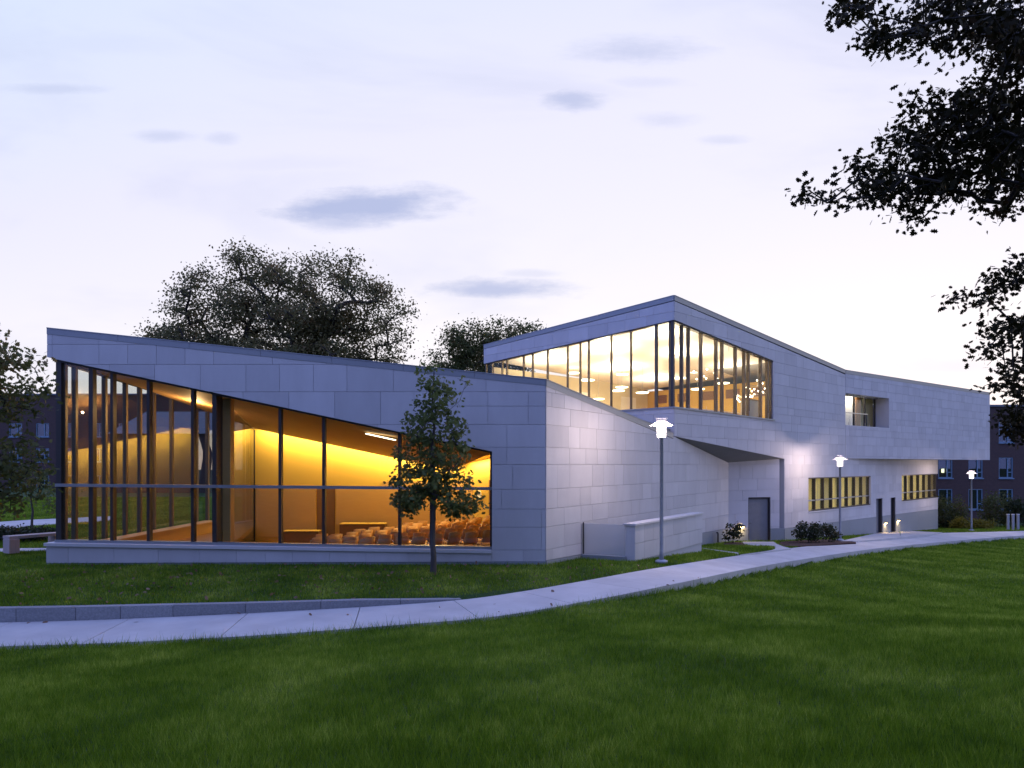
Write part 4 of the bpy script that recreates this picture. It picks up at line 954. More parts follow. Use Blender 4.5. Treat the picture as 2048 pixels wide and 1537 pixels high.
# wall lamps
def wall_lamp(wall, px, py, lab, w, en):
    u, z = wall.at(px, py); t = thing('wall_lamp', lab, 'wall lamp', wall.p(u, z, 0), 'hooded wall lamps')
    mb = MB(); m = 10; prof = []
    for k in range(m + 1):
        a = math.pi * k / m; prof.append(wall.p(u + w / 2 * math.cos(a), z, .035 + w / 2 * math.sin(a)))
    top = [wall.p(u, z + w * .26, .05)]
    mb.add(prof + [q + Vector((0, 0, w * .1)) for q in prof] + top, [(k, k + 1, k + m + 2, k + m + 1) for k in range(m)] + [(k + m + 1, k + m + 2, 2 * m + 2) for k in range(m)]); part('hood', mb, M['black'], t)
    mb = MB(); mb.box(wall.p(u, z - .02, .035 + w * .2), w * .5, w * .25, .04, wall.d); part('bulb', mb, M['wallglow'], t)
    o = lamp('lamp_light', 'AREA', t, wall.p(u, z - .06, .04 + w * .2), en, (1, .66, .28)); o.data.size = w * .5
wall_lamp(WD, 1478.5, 1053, 'wide hooded wall lamp glowing left of the recessed door', .55, 12)
wall_lamp(WP, 1769, 1046, 'small wall lamp beside the nearer service door', .34, 14)
wall_lamp(WP, 1794.5, 1041, 'small wall lamp beside the farther service door', .34, 14)
# standpipe by the granite base
sp = thing('vent_pipe', 'short dark bent pipe against the granite base', 'pipe', WR.p(WR.at(1427), -.9, .2))
q = WR.p(WR.at(1427), float(F(6, 33)), .22); mb = MB(); mb.tube([q - Vector((0, 0, .2)), q + Vector((0, 0, .36)), q + Vector((0, 0, .4)) - WR.d * .06, q + Vector((0, 0, .4)) - WR.d * .16], .035, 8); part('pipe', mb, M['black'], sp, True)
# bench on the left
bn = thing('stone_bench', 'long low pale stone bench on the left lawn walk', 'bench', P(60, 1100, 23.4))
zb = .16; 
a, b_ = P(12, 1078, 23.2), P(122, 1073.5, 24.6)
M['bench'] = material('bench_wood', (.42, .34, .30), .7, noise=(4, .5, (.3, .24, .22), (6, 6, .6)))
d_ = (b_ - a).normalized(); mb = MB(); mb.bar(Vector((a.x, a.y, zb + .42)), Vector((b_.x, b_.y, zb + .42)), .5, .09); part('seat', mb, M['bench'], bn)
for t_, nm in ((.03, 'leg'), (.97, 'leg')):
    q = a.lerp(b_, t_); mb = MB(); mb.box((q.x + (.12 if t_ < .5 else -.12), q.y, zb + .14), .3, .48, .46, (d_.x, d_.y, 0)); part(nm, mb, M['bench'], bn)
# three short posts on the right
for i, (px, lab) in enumerate(((2016, 'left one of three slim grey posts before the brick building'), (2026, 'middle one of three slim grey posts before the brick building'), (2036, 'right one of three slim grey posts before the brick building'))):
    y = 54.0; p = P(px, 1062, y); t = thing('metal_post', lab, 'post', p, 'grey posts by the path end')
    mb = MB(); mb.box(p + Vector((0, 0, .6)), .17, .1, 1.3); part('shaft', mb, M['alum'], t)
    mb = MB(); mb.box(p + Vector((0, 0, 1.27)), .2, .13, .04); part('cap', mb, M['ring'], t)

# ------------------------------------------------------------------ brick buildings behind
def brick_mat():
    m = bpy.data.materials.new('dark_brick'); m.use_nodes = True; t = m.node_tree; b = t.nodes['Principled BSDF']; b.inputs['Roughness'].default_value = .9
    geo = t.nodes.new('ShaderNodeNewGeometry'); mp = t.nodes.new('ShaderNodeMapping'); mp.inputs['Rotation'].default_value = (R(90), 0, 0); t.links.new(geo.outputs['Position'], mp.inputs[0])
    br = t.nodes.new('ShaderNodeTexBrick'); br.inputs['Scale'].default_value = 1.0; br.inputs['Brick Width'].default_value = .22; br.inputs['Row Height'].default_value = .075; br.inputs['Mortar Size'].default_value = .008
    br.inputs['Color1'].default_value = (.075, .040, .034, 1); br.inputs['Color2'].default_value = (.055, .030, .027, 1); br.inputs['Mortar'].default_value = (.085, .075, .07, 1)
    t.links.new(mp.outputs[0], br.inputs['Vector']); t.links.new(br.outputs[0], b.inputs['Base Color']); return m
M['brick'] = brick_mat()
M['wframe'] = material('window_frame_blue', (.16, .26, .34), .5, noise=(4, .2))
M['wdark'] = material('window_room', (.012, .014, .016), .8)
M['blind'] = material('window_blind', (.05, .11, .16), .7, noise=(4, .2))
M['roofgrey'] = material('slate_roof', (.16, .17, .19), .8, noise=(3, .4))
def brick_building(name, lab, x0, x1, y, z0, z1, cols, rows, ww_, wh, depth=12, lit=None):
    t = thing(name, lab, 'building', ((x0 + x1) / 2, y, z0))
    xs = sorted({x0, x1} | {c for q in cols for c in (q - ww_ / 2, q + ww_ / 2)}); zs = sorted({z0, z1} | {c for q in rows for c in (q - wh / 2, q + wh / 2)})
    mb = MB()
    for a, b_ in zip(xs[:-1], xs[1:]):
        for c, d in zip(zs[:-1], zs[1:]):
            xm, zm = (a + b_) / 2, (c + d) / 2
            if any(abs(xm - q) < ww_ / 2 for q in cols) and any(abs(zm - q) < wh / 2 for q in rows): continue
            mb.box((xm, y + .15, zm), b_ - a, .3, d - c)
    mb.box(((x0 + x1) / 2, y + depth / 2 + .6, (z0 + z1) / 2 - .05), x1 - x0 - .1, depth - .6, z1 - z0 - .1); w = part('wall', mb, M['brick'], t)
    mb = MB(); mb.box(((x0 + x1) / 2, y + depth / 2, z1 + .1), x1 - x0 + .3, depth + .4, .2); part('roof', mb, M['roofgrey'], t)
    for q in cols:
        for zc in rows:
            wn_ = link('window', None, t, (q, y, zc - wh / 2)); 
            fw = .09; mb = MB()
            for bx in ((q - ww_ / 2 + fw / 2, zc, fw, wh), (q + ww_ / 2 - fw / 2, zc, fw, wh), (q, zc + wh / 2 - fw / 2, ww_ - 2 * fw, fw), (q, zc - wh / 2 + fw / 2, ww_ - 2 * fw, fw), (q + ww_ * .14, zc, fw, wh - 2 * fw)):
                mb.box((bx[0], y + .1, bx[1]), bx[2], .1, bx[3])
            mb.box((q + ww_ * .32, y + .1, zc - wh * .22), ww_ * .24, .1, .08)
            part('frame', mb, M['wframe'], wn_)
            mb = MB(); mb.box((q - ww_ * .18, y + .14, zc), ww_ * .52, .012, wh - 2 * fw); part('pane', mb, M['darkglass'], wn_)
            mb = MB(); mb.box((q + ww_ * .31, y + .14, zc), ww_ * .24, .012, wh - 2 * fw); part('pane', mb, M['darkglass'], wn_)
            mb = MB(); mb.box((q + ww_ * .31, y + .24, zc), ww_ * .28, .02, wh - .1); part('blind', mb, M['blind'], wn_)
            mb = MB(); mb.box((q, y - .02, zc - wh / 2 - .06), ww_ + .1, .18, .1); part('sill', mb, M['wframe'], wn_)
    if lit:
        q, zc = lit; mb = MB(); mb.box((q, y + .28, zc), .28, .03, .4); part('lit_lamp', mb, M['pend'], t)
    return t
yb = 70.0
rx_ = [(p - CX) / FPX * yb for p in (1773, 1832, 1891, 1951.5, 2012, 2073, 2134)]
rz_ = [CAMZ + (HY - q) / FPX * yb for q in (865, 936, 999, 1062)]
brick_building('brick_building', 'dark brick residence with blue-framed windows on the right behind the box', (1700 - CX) / FPX * yb, (2320 - CX) / FPX * yb, yb, -7, CAMZ + (HY - 814) / FPX * yb, rx_, rz_[:3], 28.5 * .05, 2.05, 14, ((1888 - CX) / FPX * yb + .05, CAMZ + (HY - 942) / FPX * yb))
yb = 90.0
lx_ = [(p - CX) / FPX * yb for p in (-150, -85, -30, 31, 85, 140, 195, 250, 305, 360, 415)]
lz_ = [CAMZ + (HY - q) / FPX * yb for q in (860.5, 910.5, 965, 1012)]
brick_building('brick_building', 'long dark brick residence with blue windows beyond the left lawn', (-330 - CX) / FPX * yb, (560 - CX) / FPX * yb, yb, -2, CAMZ + (HY - 791) / FPX * yb, lx_, lz_[:3], 26 / FPX * yb, 27 / FPX * yb, 14)
bb_ = brick_building('brick_building', 'unseen dark brick residence added behind the viewer for shade and glass reflections', -75, 70, 0, -1, 12.5, [-60 + 6 * k for k in range(21)], [2.6, 6.0, 9.4], 1.5, 1.9, 14)  # added out of view to block low sky and reflect in the glass
bb_.location = (0, -38, -1); bb_.rotation_euler = (0, 0, math.pi)
gh = thing('grey_roofed_house', 'brick house with a pale grey pitched roof seen through the lobby glass', 'house', (-39, 74, 0))
yh_ = 74.0; a, b_ = P(225, 868, yh_), P(500, 868, yh_)
mb = MB(); mb.box(((a.x + b_.x) / 2, yh_ + 4, a.z / 2), b_.x - a.x, 8, a.z); part('wall', mb, M['brick'], gh)
rz0, rz1 = a.z, P(300, 818, yh_).z
mb = MB(); mb.add([(a.x - .4, yh_ - .4, rz0), (b_.x + .4, yh_ - .4, rz0), (b_.x + .4, yh_ + 8.4, rz0), (a.x - .4, yh_ + 8.4, rz0), (a.x + 1.5, yh_ + 4, rz1), (b_.x - 1.5, yh_ + 4, rz1)], [(0, 1, 5, 4), (1, 2, 5), (2, 3, 4, 5), (3, 0, 4), (3, 2, 1, 0)]); part('roof', mb, M['roofgrey'], gh)

# ------------------------------------------------------------------ vegetation
def leaf_mat(name, c1, c2, c3, transl=.35, spec=.3):
    m = bpy.data.materials.new(name); m.use_nodes = True; t = m.node_tree; b = t.nodes['Principled BSDF']; b.inputs['Roughness'].default_value = .55; b.inputs['Specular IOR Level'].default_value = spec
    geo = t.nodes.new('ShaderNodeNewGeometry'); rp_ = t.nodes.new('ShaderNodeValToRGB'); e_ = rp_.color_ramp.elements
    e_[0].position = 0; e_[0].color = (*c1, 1); e_[1].position = 1; e_[1].color = (*c3, 1); q = e_.new(.62); q.color = (*c2, 1)
    nz = t.nodes.new('ShaderNodeTexNoise'); nz.inputs['Scale'].default_value = .55; t.links.new(geo.outputs['Position'], nz.inputs['Vector'])
    ad = t.nodes.new('ShaderNodeMath'); ad.operation = 'MULTIPLY_ADD'; ad.inputs[1].default_value = .55; t.links.new(geo.outputs['Random Per Island'], ad.inputs[0])
    mr = t.nodes.new('ShaderNodeMapRange'); mr.inputs[1].default_value = .35; mr.inputs[2].default_value = .65; mr.inputs[3].default_value = 0; mr.inputs[4].default_value = .45; t.links.new(nz.outputs[0], mr.inputs[0]); t.links.new(mr.outputs[0], ad.inputs[2])
    t.links.new(ad.outputs[0], rp_.inputs[0]); t.links.new(rp_.outputs[0], b.inputs['Base Color'])
    tr = t.nodes.new('ShaderNodeBsdfTranslucent'); t.links.new(rp_.outputs[0], tr.inputs[0]); ms = t.nodes.new('ShaderNodeMixShader'); ms.inputs[0].default_value = transl
    t.links.new(b.outputs[0], ms.inputs[1]); t.links.new(tr.outputs[0], ms.inputs[2]); t.links.new(ms.outputs[0], t.nodes['Material Output'].inputs[0]); return m
M['leaf_oak'] = leaf_mat('oak_leaves', (.066, .090, .028), (.110, .125, .038), (.20, .125, .042), .45)
M['leaf_dark'] = leaf_mat('dark_leaves', (.105, .115, .048), (.170, .155, .062), (.26, .150, .062), .5)
M['leaf_silhouette'] = leaf_mat('shaded_oak_leaves', (.012, .012, .004), (.020, .018, .006), (.040, .020, .007), .2, .08)  # oak leaves with their backlit silhouette shade put into the colour
M['leaf_young'] = leaf_mat('young_oak_leaves', (.085, .125, .036), (.140, .172, .050), (.19, .165, .050), .45)
M['leaf_shrub'] = leaf_mat('shrub_leaves', (.018, .030, .012), (.035, .050, .018), (.07, .05, .02))
M['leaf_yellow'] = leaf_mat('yellow_shrub_leaves', (.12, .11, .012), (.20, .17, .015), (.10, .12, .02))
# leaf outlines (x across, y along), unit length
OAK = np.array([(0, 0), (.09, .16), (.27, .24), (.14, .36), (.34, .52), (.17, .60), (.28, .80), (.08, .84), (0, 1.0), (-.08, .84), (-.28, .80), (-.17, .60), (-.34, .52), (-.14, .36), (-.27, .24), (-.09, .16)])
KITE = np.array([(0, 0), (.30, .45), (0, 1.0), (-.30, .45)])
def leaves_mesh(name, centres, size, outline, mat, droop=.4, rg=rng):
    """one lobed leaf per centre, random turn"""
    n = len(centres); k = len(outline)
    a = rg.uniform(0, 2 * np.pi, n); el = rg.normal(-droop, .55, n)
    d = np.stack([np.cos(a) * np.cos(el), np.sin(a) * np.cos(el), np.sin(el)], -1)
    r = rg.normal(size=(n, 3)); s = np.cross(d, r); s /= np.linalg.norm(s, axis=1, keepdims=True) + 1e-9
    up_ = np.cross(s, d)
    sz_ = size * rg.uniform(.65, 1.25, n)
    fold = rg.uniform(.05, .35, n)
    v = centres[:, None, :] + sz_[:, None, None] * (outline[None, :, 0:1] * s[:, None, :] + outline[None, :, 1:2] * d[:, None, :] + (np.abs(outline[None, :, 0:1]) * fold[:, None, None]) * up_[:, None, :])
    v = v.reshape(-1, 3); f = np.arange(n * k).reshape(n, k)
    return np_mesh(name, v, f, mat)
def grow(trunk, targets, jitter=.12, rg=None, back=.6):
    """limbs: every target joins the nearest limb already grown; trunk = list of points"""
    rg = rg or rng
    nodes = [np.array(p, float) for p in trunk]; par = [-1] + list(range(len(trunk) - 1)); tips = []
    base = nodes[len(trunk) // 3]
    order = sorted(range(len(targets)), key=lambda i: np.linalg.norm(targets[i] - base))
    for i in order:
        t = targets[i]; arr = np.array(nodes); dd = np.linalg.norm(arr - t, axis=1)
        hd = np.linalg.norm(arr - base, axis=1)
        cost = dd + back * np.maximum(0, hd - np.linalg.norm(t - base)) + np.where(np.arange(len(arr)) < len(trunk) // 3, 50, 0) + .35 * np.maximum(0, arr[:, 2] - t[2])
        j = int(np.argmin(cost)); p = nodes[j]; L_ = dd[j]; st = max(1, int(L_ / .55)); st = min(st, 7); pj = j
        sag = np.array([0, 0, .12 * L_])
        for q in range(1, st + 1):
            f_ = q / st; x = p + (t - p) * f_ + sag * math.sin(math.pi * f_) * .6 + rg.normal(0, jitter * L_ / st * .35, 3) * (q < st)
            nodes.append(x); par.append(pj); pj = len(nodes) - 1
        tips.append(pj)
    return np.array(nodes), par
def limbs_mesh(name, nodes, par, r_tip, r_trunk, mat, ntrunk, sides=6, power=.5):
    cnt = np.zeros(len(nodes)); kids = [[] for _ in nodes]
    for i, p in enumerate(par):
        if p >= 0: kids[p].append(i)
    for i in range(len(nodes) - 1, -1, -1):
        cnt[i] = max(1, sum(cnt[k] for k in kids[i]))
    rad = r_tip * cnt ** power; rad = np.minimum(rad, r_trunk)
    mx = rad[0]; rad = np.where(np.arange(len(nodes)) < ntrunk, np.maximum(rad, r_trunk * np.interp(np.arange(len(nodes)), [0, 1, ntrunk], [1.25, 1.0, .12])), rad)
    V_, F_ = [], []
    ang = np.arange(sides) * 2 * np.pi / sides
    for i, p in enumerate(par):
        if p < 0: continue
        a, b_ = nodes[p], nodes[i]; d = b_ - a; l = np.linalg.norm(d)
        if l < 1e-6: continue
        d /= l; x = np.cross(d, (.31, .77, .55)); x /= np.linalg.norm(x); y = np.cross(d, x); o = len(V_) * 1
        ring = np.cos(ang)[:, None] * x + np.sin(ang)[:, None] * y
        ra = min(rad[p], rad[i] * 1.35); base = sum(len(q) for q in V_)
        V_.append(a + ring * ra); V_.append(b_ + d * rad[i] * .3 + ring * rad[i])
        F_ += [(base + k, base + (k + 1) % sides, base + sides + (k + 1) % sides, base + sides + k) for k in range(sides)]
    return np_mesh(name, np.vstack(V_), np.array(F_), mat, True)
def lobes_points(lobes, n, rg, shell=.45):
    """targets spread through the lobes' volume, denser towards the outside"""
    vol = np.array([l[3] * l[4] * l[5] for l in lobes]); vol = vol / vol.sum(); out_ = []
    for _ in range(n):
        l = lobes[rg.choice(len(lobes), p=vol)]; v = rg.normal(size=3); v /= np.linalg.norm(v); r = rg.uniform(shell ** 3, 1) ** (1 / 3)
        out_.append(np.array(l[:3]) + v * r * np.array(l[3:]))
    return np.array(out_)
def tree(name, lab, trunk, targets, mats, leaf, outline, per, spread, r_tip, r_trunk, seed, group=None, droop=.4, sides=6, flat=.6, jitter=.12):
    rg = np.random.default_rng(seed)
    t = thing(name, lab, 'tree', tuple(trunk[0]), group)
    nodes, par = grow(trunk, targets, jitter, rg)
    o = link('trunk', limbs_mesh('trunk', nodes, par, r_tip, r_trunk, mats[0], len(trunk), sides), t)
    n = len(targets); c = np.repeat(targets, per, axis=0)
    # uneven clumps: some dense, some thin
    keep = rg.random(len(c)) < np.repeat(rg.uniform(.35, 1.0, n), per)
    c = c[keep]; c = c + rg.normal(size=c.shape) * np.array([spread, spread, spread * flat])
    link('crown', leaves_mesh('crown', c, leaf, outline, mats[1], droop, rg), t)
    return t
def trunk_line(base, top, bend, n=8, seed=0):
    rg = np.random.default_rng(seed); base, top = np.array(base, float), np.array(top, float)
    return [base + (top - base) * k / (n - 1) + rg.normal(0, bend, 3) * np.array([1, 1, 0]) * (0 < k) for k in range(n)]
pp = lambda px, py, y: np.array(P(px, py, y))
# big tree behind the pavilion
rg = np.random.default_rng(5); D = 52.0
def lobe(px, py, rx_, ry_, y, ry3=None):
    c = pp(px, py, y); s = y / FPX; return (c[0], c[1], c[2], rx_ * s, (ry3 or (rx_ + ry_) / 2) * s, ry_ * s)
lob = [lobe(525, 555, 75, 68, D), lobe(430, 610, 85, 65, D), lobe(355, 655, 70, 48, D), lobe(640, 590, 80, 80, D), lobe(560, 650, 130, 70, D), lobe(715, 570, 55, 60, D),
       lobe(770, 640, 55, 60, D), lobe(790, 695, 45, 40, D), lobe(660, 680, 90, 60, D), lobe(430, 690, 110, 45, D), lobe(560, 740, 200, 60, D), lobe(490, 520, 40, 35, D), lobe(330, 690, 45, 35, D)]
tg = lobes_points(lob, 480, rg, .3)
b0 = pp(590, 1040, D); b0[2] = -.3
tree('large_tree', 'large spreading dark tree rising behind the left sloping roof', trunk_line(b0, pp(600, 640, D), .2, 8, 2), tg, (M['bark'], M['leaf_dark']), .215, KITE, 200, .56, .046, .62, 21, 'trees behind the building', sides=6)
# second tree, behind between the roofs
rg = np.random.default_rng(6); D = 58.0
lob = [lobe(950, 690, 70, 45, D), lobe(1010, 670, 60, 30, D), lobe(905, 715, 40, 40, D), lobe(960, 740, 90, 50, D), lobe(1050, 662, 40, 18, D)]
tg = lobes_points(lob, 150, rg, .2); b0 = pp(985, 1030, D); b0[2] = -.6
tree('background_tree', 'smaller green tree between the low roof and the prow', trunk_line(b0, pp(975, 690, D), .15, 7, 3), tg, (M['bark'], M['leaf_oak']), .22, KITE, 165, .48, .036, .4, 22, 'trees behind the building')
# young oak in front of the glass
rg = np.random.default_rng(8); D = 19.2
lob = [lobe(868, 745, 26, 30, D), lobe(872, 800, 48, 40, D), lobe(866, 850, 62, 40, D), lobe(868, 905, 72, 40, D), lobe(868, 955, 86, 35, D), lobe(872, 1003, 98, 28, D), lobe(820, 990, 48, 28, D), lobe(925, 995, 52, 32, D), lobe(800, 960, 30, 14, D), lobe(950, 1020, 26, 14, D), lobe(925, 765, 18, 16, D), lobe(905, 790, 25, 22, D)]
tg = lobes_points(lob, 300, rg, .05); b0 = pp(866, 1148, D); b0[2] = -.02
tree('young_oak', 'slim young oak standing on the lawn before the auditorium glass', trunk_line(b0, pp(866, 745, D), .03, 12, 4), tg, (M['bark_young'], M['leaf_young']), .145, OAK, 21, .12, .0050, .08, 23, None, sides=7, jitter=.1)
# left oak, trunk outside the frame
rg = np.random.default_rng(9); D = 16.5
lob = [lobe(0, 690, 60, 55, D), lobe(50, 740, 45, 45, D), lobe(-40, 760, 120, 90, D), lobe(20, 830, 75, 40, D), lobe(0, 900, 90, 40, D), lobe(40, 940, 60, 30, D), lobe(-60, 950, 140, 50, D), lobe(-30, 1010, 90, 25, D), lobe(-150, 700, 120, 120, D), lobe(75, 880, 25, 18, D), lobe(60, 985, 40, 14, D)]
tg = lobes_points(lob, 330, rg, .2); b0 = pp(-130, 1140, D); b0[2] = -.0
tree('left_oak', 'leafy oak reaching into the frame at the left edge', trunk_line(b0, pp(-120, 640, D), .06, 9, 5), tg, (M['bark'], M['leaf_oak']), .15, OAK, 26, .20, .007, .16, 24, None, sides=6)
# overhanging oak on the right: trunk stands right of the camera, outside the frame
rg = np.random.default_rng(10); D = 9.5
blobs = [(1990, 80, 60, 50), (2030, 170, 60, 60), (1960, 200, 60, 40), (1880, 215, 60, 30), (1830, 290, 60, 30), (1930, 300, 90, 60), (2020, 300, 60, 80), (1850, 350, 70, 32), (1770, 350, 50, 26), (1800, 395, 60, 24), (1900, 380, 50, 26), (1720, 395, 40, 16),
         (1740, 15, 70, 22), (1790, 75, 60, 28), (1870, 25, 60, 30), (1950, 30, 70, 40), (2040, 60, 60, 60), (1660, 405, 22, 12), (1612, 385, 10, 10), (1715, 325, 28, 14), (1965, 385, 26, 18), (1830, 430, 22, 14), (1760, 70, 30, 20), (1900, 90, 30, 18), (2010, 420, 30, 14)]
blobs_mid = [(1990, 560, 40, 28), (2040, 545, 30, 40), (1955, 600, 30, 14), (1915, 602, 18, 8), (2000, 650, 45, 24), (2040, 640, 20, 40), (1990, 690, 30, 20), (1970, 705, 22, 14), (2030, 740, 40, 30), (2000, 770, 30, 14), (2040, 780, 30, 24)]
blobs_low = [(2030, 850, 28, 24), (2045, 880, 18, 12), (2060, 830, 50, 40)]
tg = []
for grp, D, dens in ((blobs, 9.5, .016), (blobs_mid, 11.0, .0155), (blobs_low, 13.0, .03)):
    for (px, py, rx_, ry_) in grp:
        nn = max(2, int(rx_ * ry_ * 3.14 * dens * .16))
        for _ in range(nn):
            a = rg.uniform(0, 6.283); r = math.sqrt(rg.random()); tg.append(pp(px + r * rx_ * math.cos(a), py + r * ry_ * math.sin(a), D + rg.normal(0, .55)))
n_vis = len(tg)
for _ in range(330):                                   # the rest of its crown, outside the frame
    a = rg.uniform(0, 6.283); r = rg.uniform(1.0, 6.2); z = rg.uniform(5.6, 12.5); x, y = 12.6 + r * math.cos(a), 7.5 + r * math.sin(a)
    if x / max(y, .1) < .80 and y > 0: continue
    tg.append(np.array((x, y, z)))
b0 = np.array((12.6, 7.5, float(terrain(np.array([12.6]), np.array([7.5]))[0])))
tree('overhanging_oak', 'dark oak branches hanging in from the upper right corner', trunk_line(b0, (12.2, 7.7, 10.5), .1, 9, 6), np.array(tg), (M['bark'], M['leaf_silhouette']), .100, OAK, 37, .125, .0075, .34, 25, None, sides=5)
# unseen trees added behind the camera: shade for lawn and recess, glass reflections
for k, (x, y, hh, lab) in enumerate(((-11, -4, 16, 'unseen tall tree added left behind the viewer for shade and glass reflections'), (-1.5, -10, 17, 'unseen tall tree added straight behind the viewer for shade and glass reflections'), (17, -9, 17, 'unseen tall tree added right behind the viewer for shade and glass reflections'))):
    rg = np.random.default_rng(90 + k); lob = [(x, y, hh * .62, 6.5, 6.0, hh * .33), (x + 3, y + 1, hh * .5, 4.5, 4, 3.5), (x - 3.5, y - 1, hh * .52, 4.5, 4, 3.5)]
    tree('added_shade_tree', lab, trunk_line((x, y, 1.2), (x, y, hh * .7), .2, 8, k), lobes_points(lob, 220, rg, .3), (M['bark'], M['leaf_oak']), .55, KITE, 34, .8, .04, .5, 95 + k, 'added shade trees behind the viewer')
# young saplings far left and shrubs
def shrub(name, lab, px, py, y, rx_, rz_, mat, n, leaf, seed, z=None, group=None, cat='shrub', outline=KITE):
    rg = np.random.default_rng(seed); p = pp(px, py, y)
    if z is not None: p[2] = z
    t = thing(name, lab, cat, tuple(p), group)
    k = max(8, n // 40); tgt = []
    for _ in range(k):
        a = rg.uniform(0, 6.283); r = rg.uniform(.15, 1) ** .5; h = rg.uniform(.25, 1.0); w = math.sin(min(1, h * 1.15) * math.pi * .62 + .35)
        tgt.append(p + np.array((r * rx_ * w * math.cos(a), r * rx_ * w * math.sin(a), h * rz_ * 2)))
    tgt = np.array(tgt); nodes, par = grow([p, p + np.array((0, 0, .08)), p + np.array((0, 0, .16))], tgt, .12, rg)
    link('stems', limbs_mesh('stems', nodes, par, .006, .03, M['bark'], 3, 5), t)
    c = np.repeat(tgt, n // k, axis=0); c = c + rg.normal(size=c.shape) * (rx_ * .2, rx_ * .2, rz_ * .2)
    link('foliage', leaves_mesh('foliage', c, leaf, outline, mat, .1, rg), t)
GR = 'shrubs in the mulch beds'
shrub('shrub', 'dark leafy shrub glowing from behind beside the recessed door', 1466, 1088, 33.9, .42, .42, M['leaf_shrub'], 520, .13, 31, group=GR)
shrub('shrub', 'rounder dark shrub, left of the pair along the wall', 1617, 1087, 34.5, .62, .46, M['leaf_shrub'], 1500, .12, 32, group=GR)
shrub('shrub', 'looser dark shrub, right of the pair, beside the lamp post', 1658, 1084, 35.0, .50, .42, M['leaf_shrub'], 800, .12, 33, group=GR)
GR = 'bushes before the right brick building'
shrub('bush', 'dark green bush at the end of the building corner', 1893, 1061, 60, 1.3, 1.3, M['leaf_oak'], 2600, .2, 34, group=GR)
shrub('bush', 'low dark bush tucked against the building end', 1885, 1062, 58.5, .9, .55, M['leaf_shrub'], 1400, .17, 35, group=GR)
shrub('bush', 'yellow-green bush left of the farthest lamp post', 1926, 1062, 57, .8, .5, M['leaf_yellow'], 1300, .15, 36, group=GR)
shrub('bush', 'yellow-green bush right of the farthest lamp post', 1965, 1062, 57, .9, .42, M['leaf_yellow'], 1300, .15, 37, group=GR)
shrub('bush', 'tall dark green bush with orange tips before the brick wall', 1999, 1060, 62, 1.5, 1.45, M['leaf_oak'], 3000, .2, 38, group=GR)
shrub('bush', 'dark bush at the right edge behind the posts', 2046, 1061, 60, 1.1, 1.2, M['leaf_shrub'], 2000, .2, 39, group=GR)
GR = 'hedge plants on the left'
for k, (px, lab) in enumerate(((-20, 'clipped dark hedge plant left of the bench'), (30, 'clipped dark hedge plant behind the bench'), (85, 'clipped dark hedge plant between bench and glass corner'))):
    shrub('hedge_plant', lab, px, 1087, 27.5, .75, .25, M['leaf_shrub'], 1500, .1, 40 + k, z=.0, group=GR)
for k, (px, top, y, lab) in enumerate(((64, 960, 31, 'thin sapling with yellowing leaves behind the bench'), (122, 990, 33, 'thin sapling close to the glass corner'))):
    rg = np.random.default_rng(50 + k); b0 = pp(px, 1075, y); b0[2] = 0
    lob = [lobe(px, top, 30, 35, y), lobe(px, top + 35, 24, 20, y)]; tgx = lobes_points(lob, 26, rg, .05)
    tree('sapling', lab, trunk_line(b0, pp(px, top - 20, y), .02, 7, k), tgx, (M['bark_young'], M['leaf_young']), .16, KITE, 24, .2, .006, .05, 60 + k, 'saplings on the left lawn')

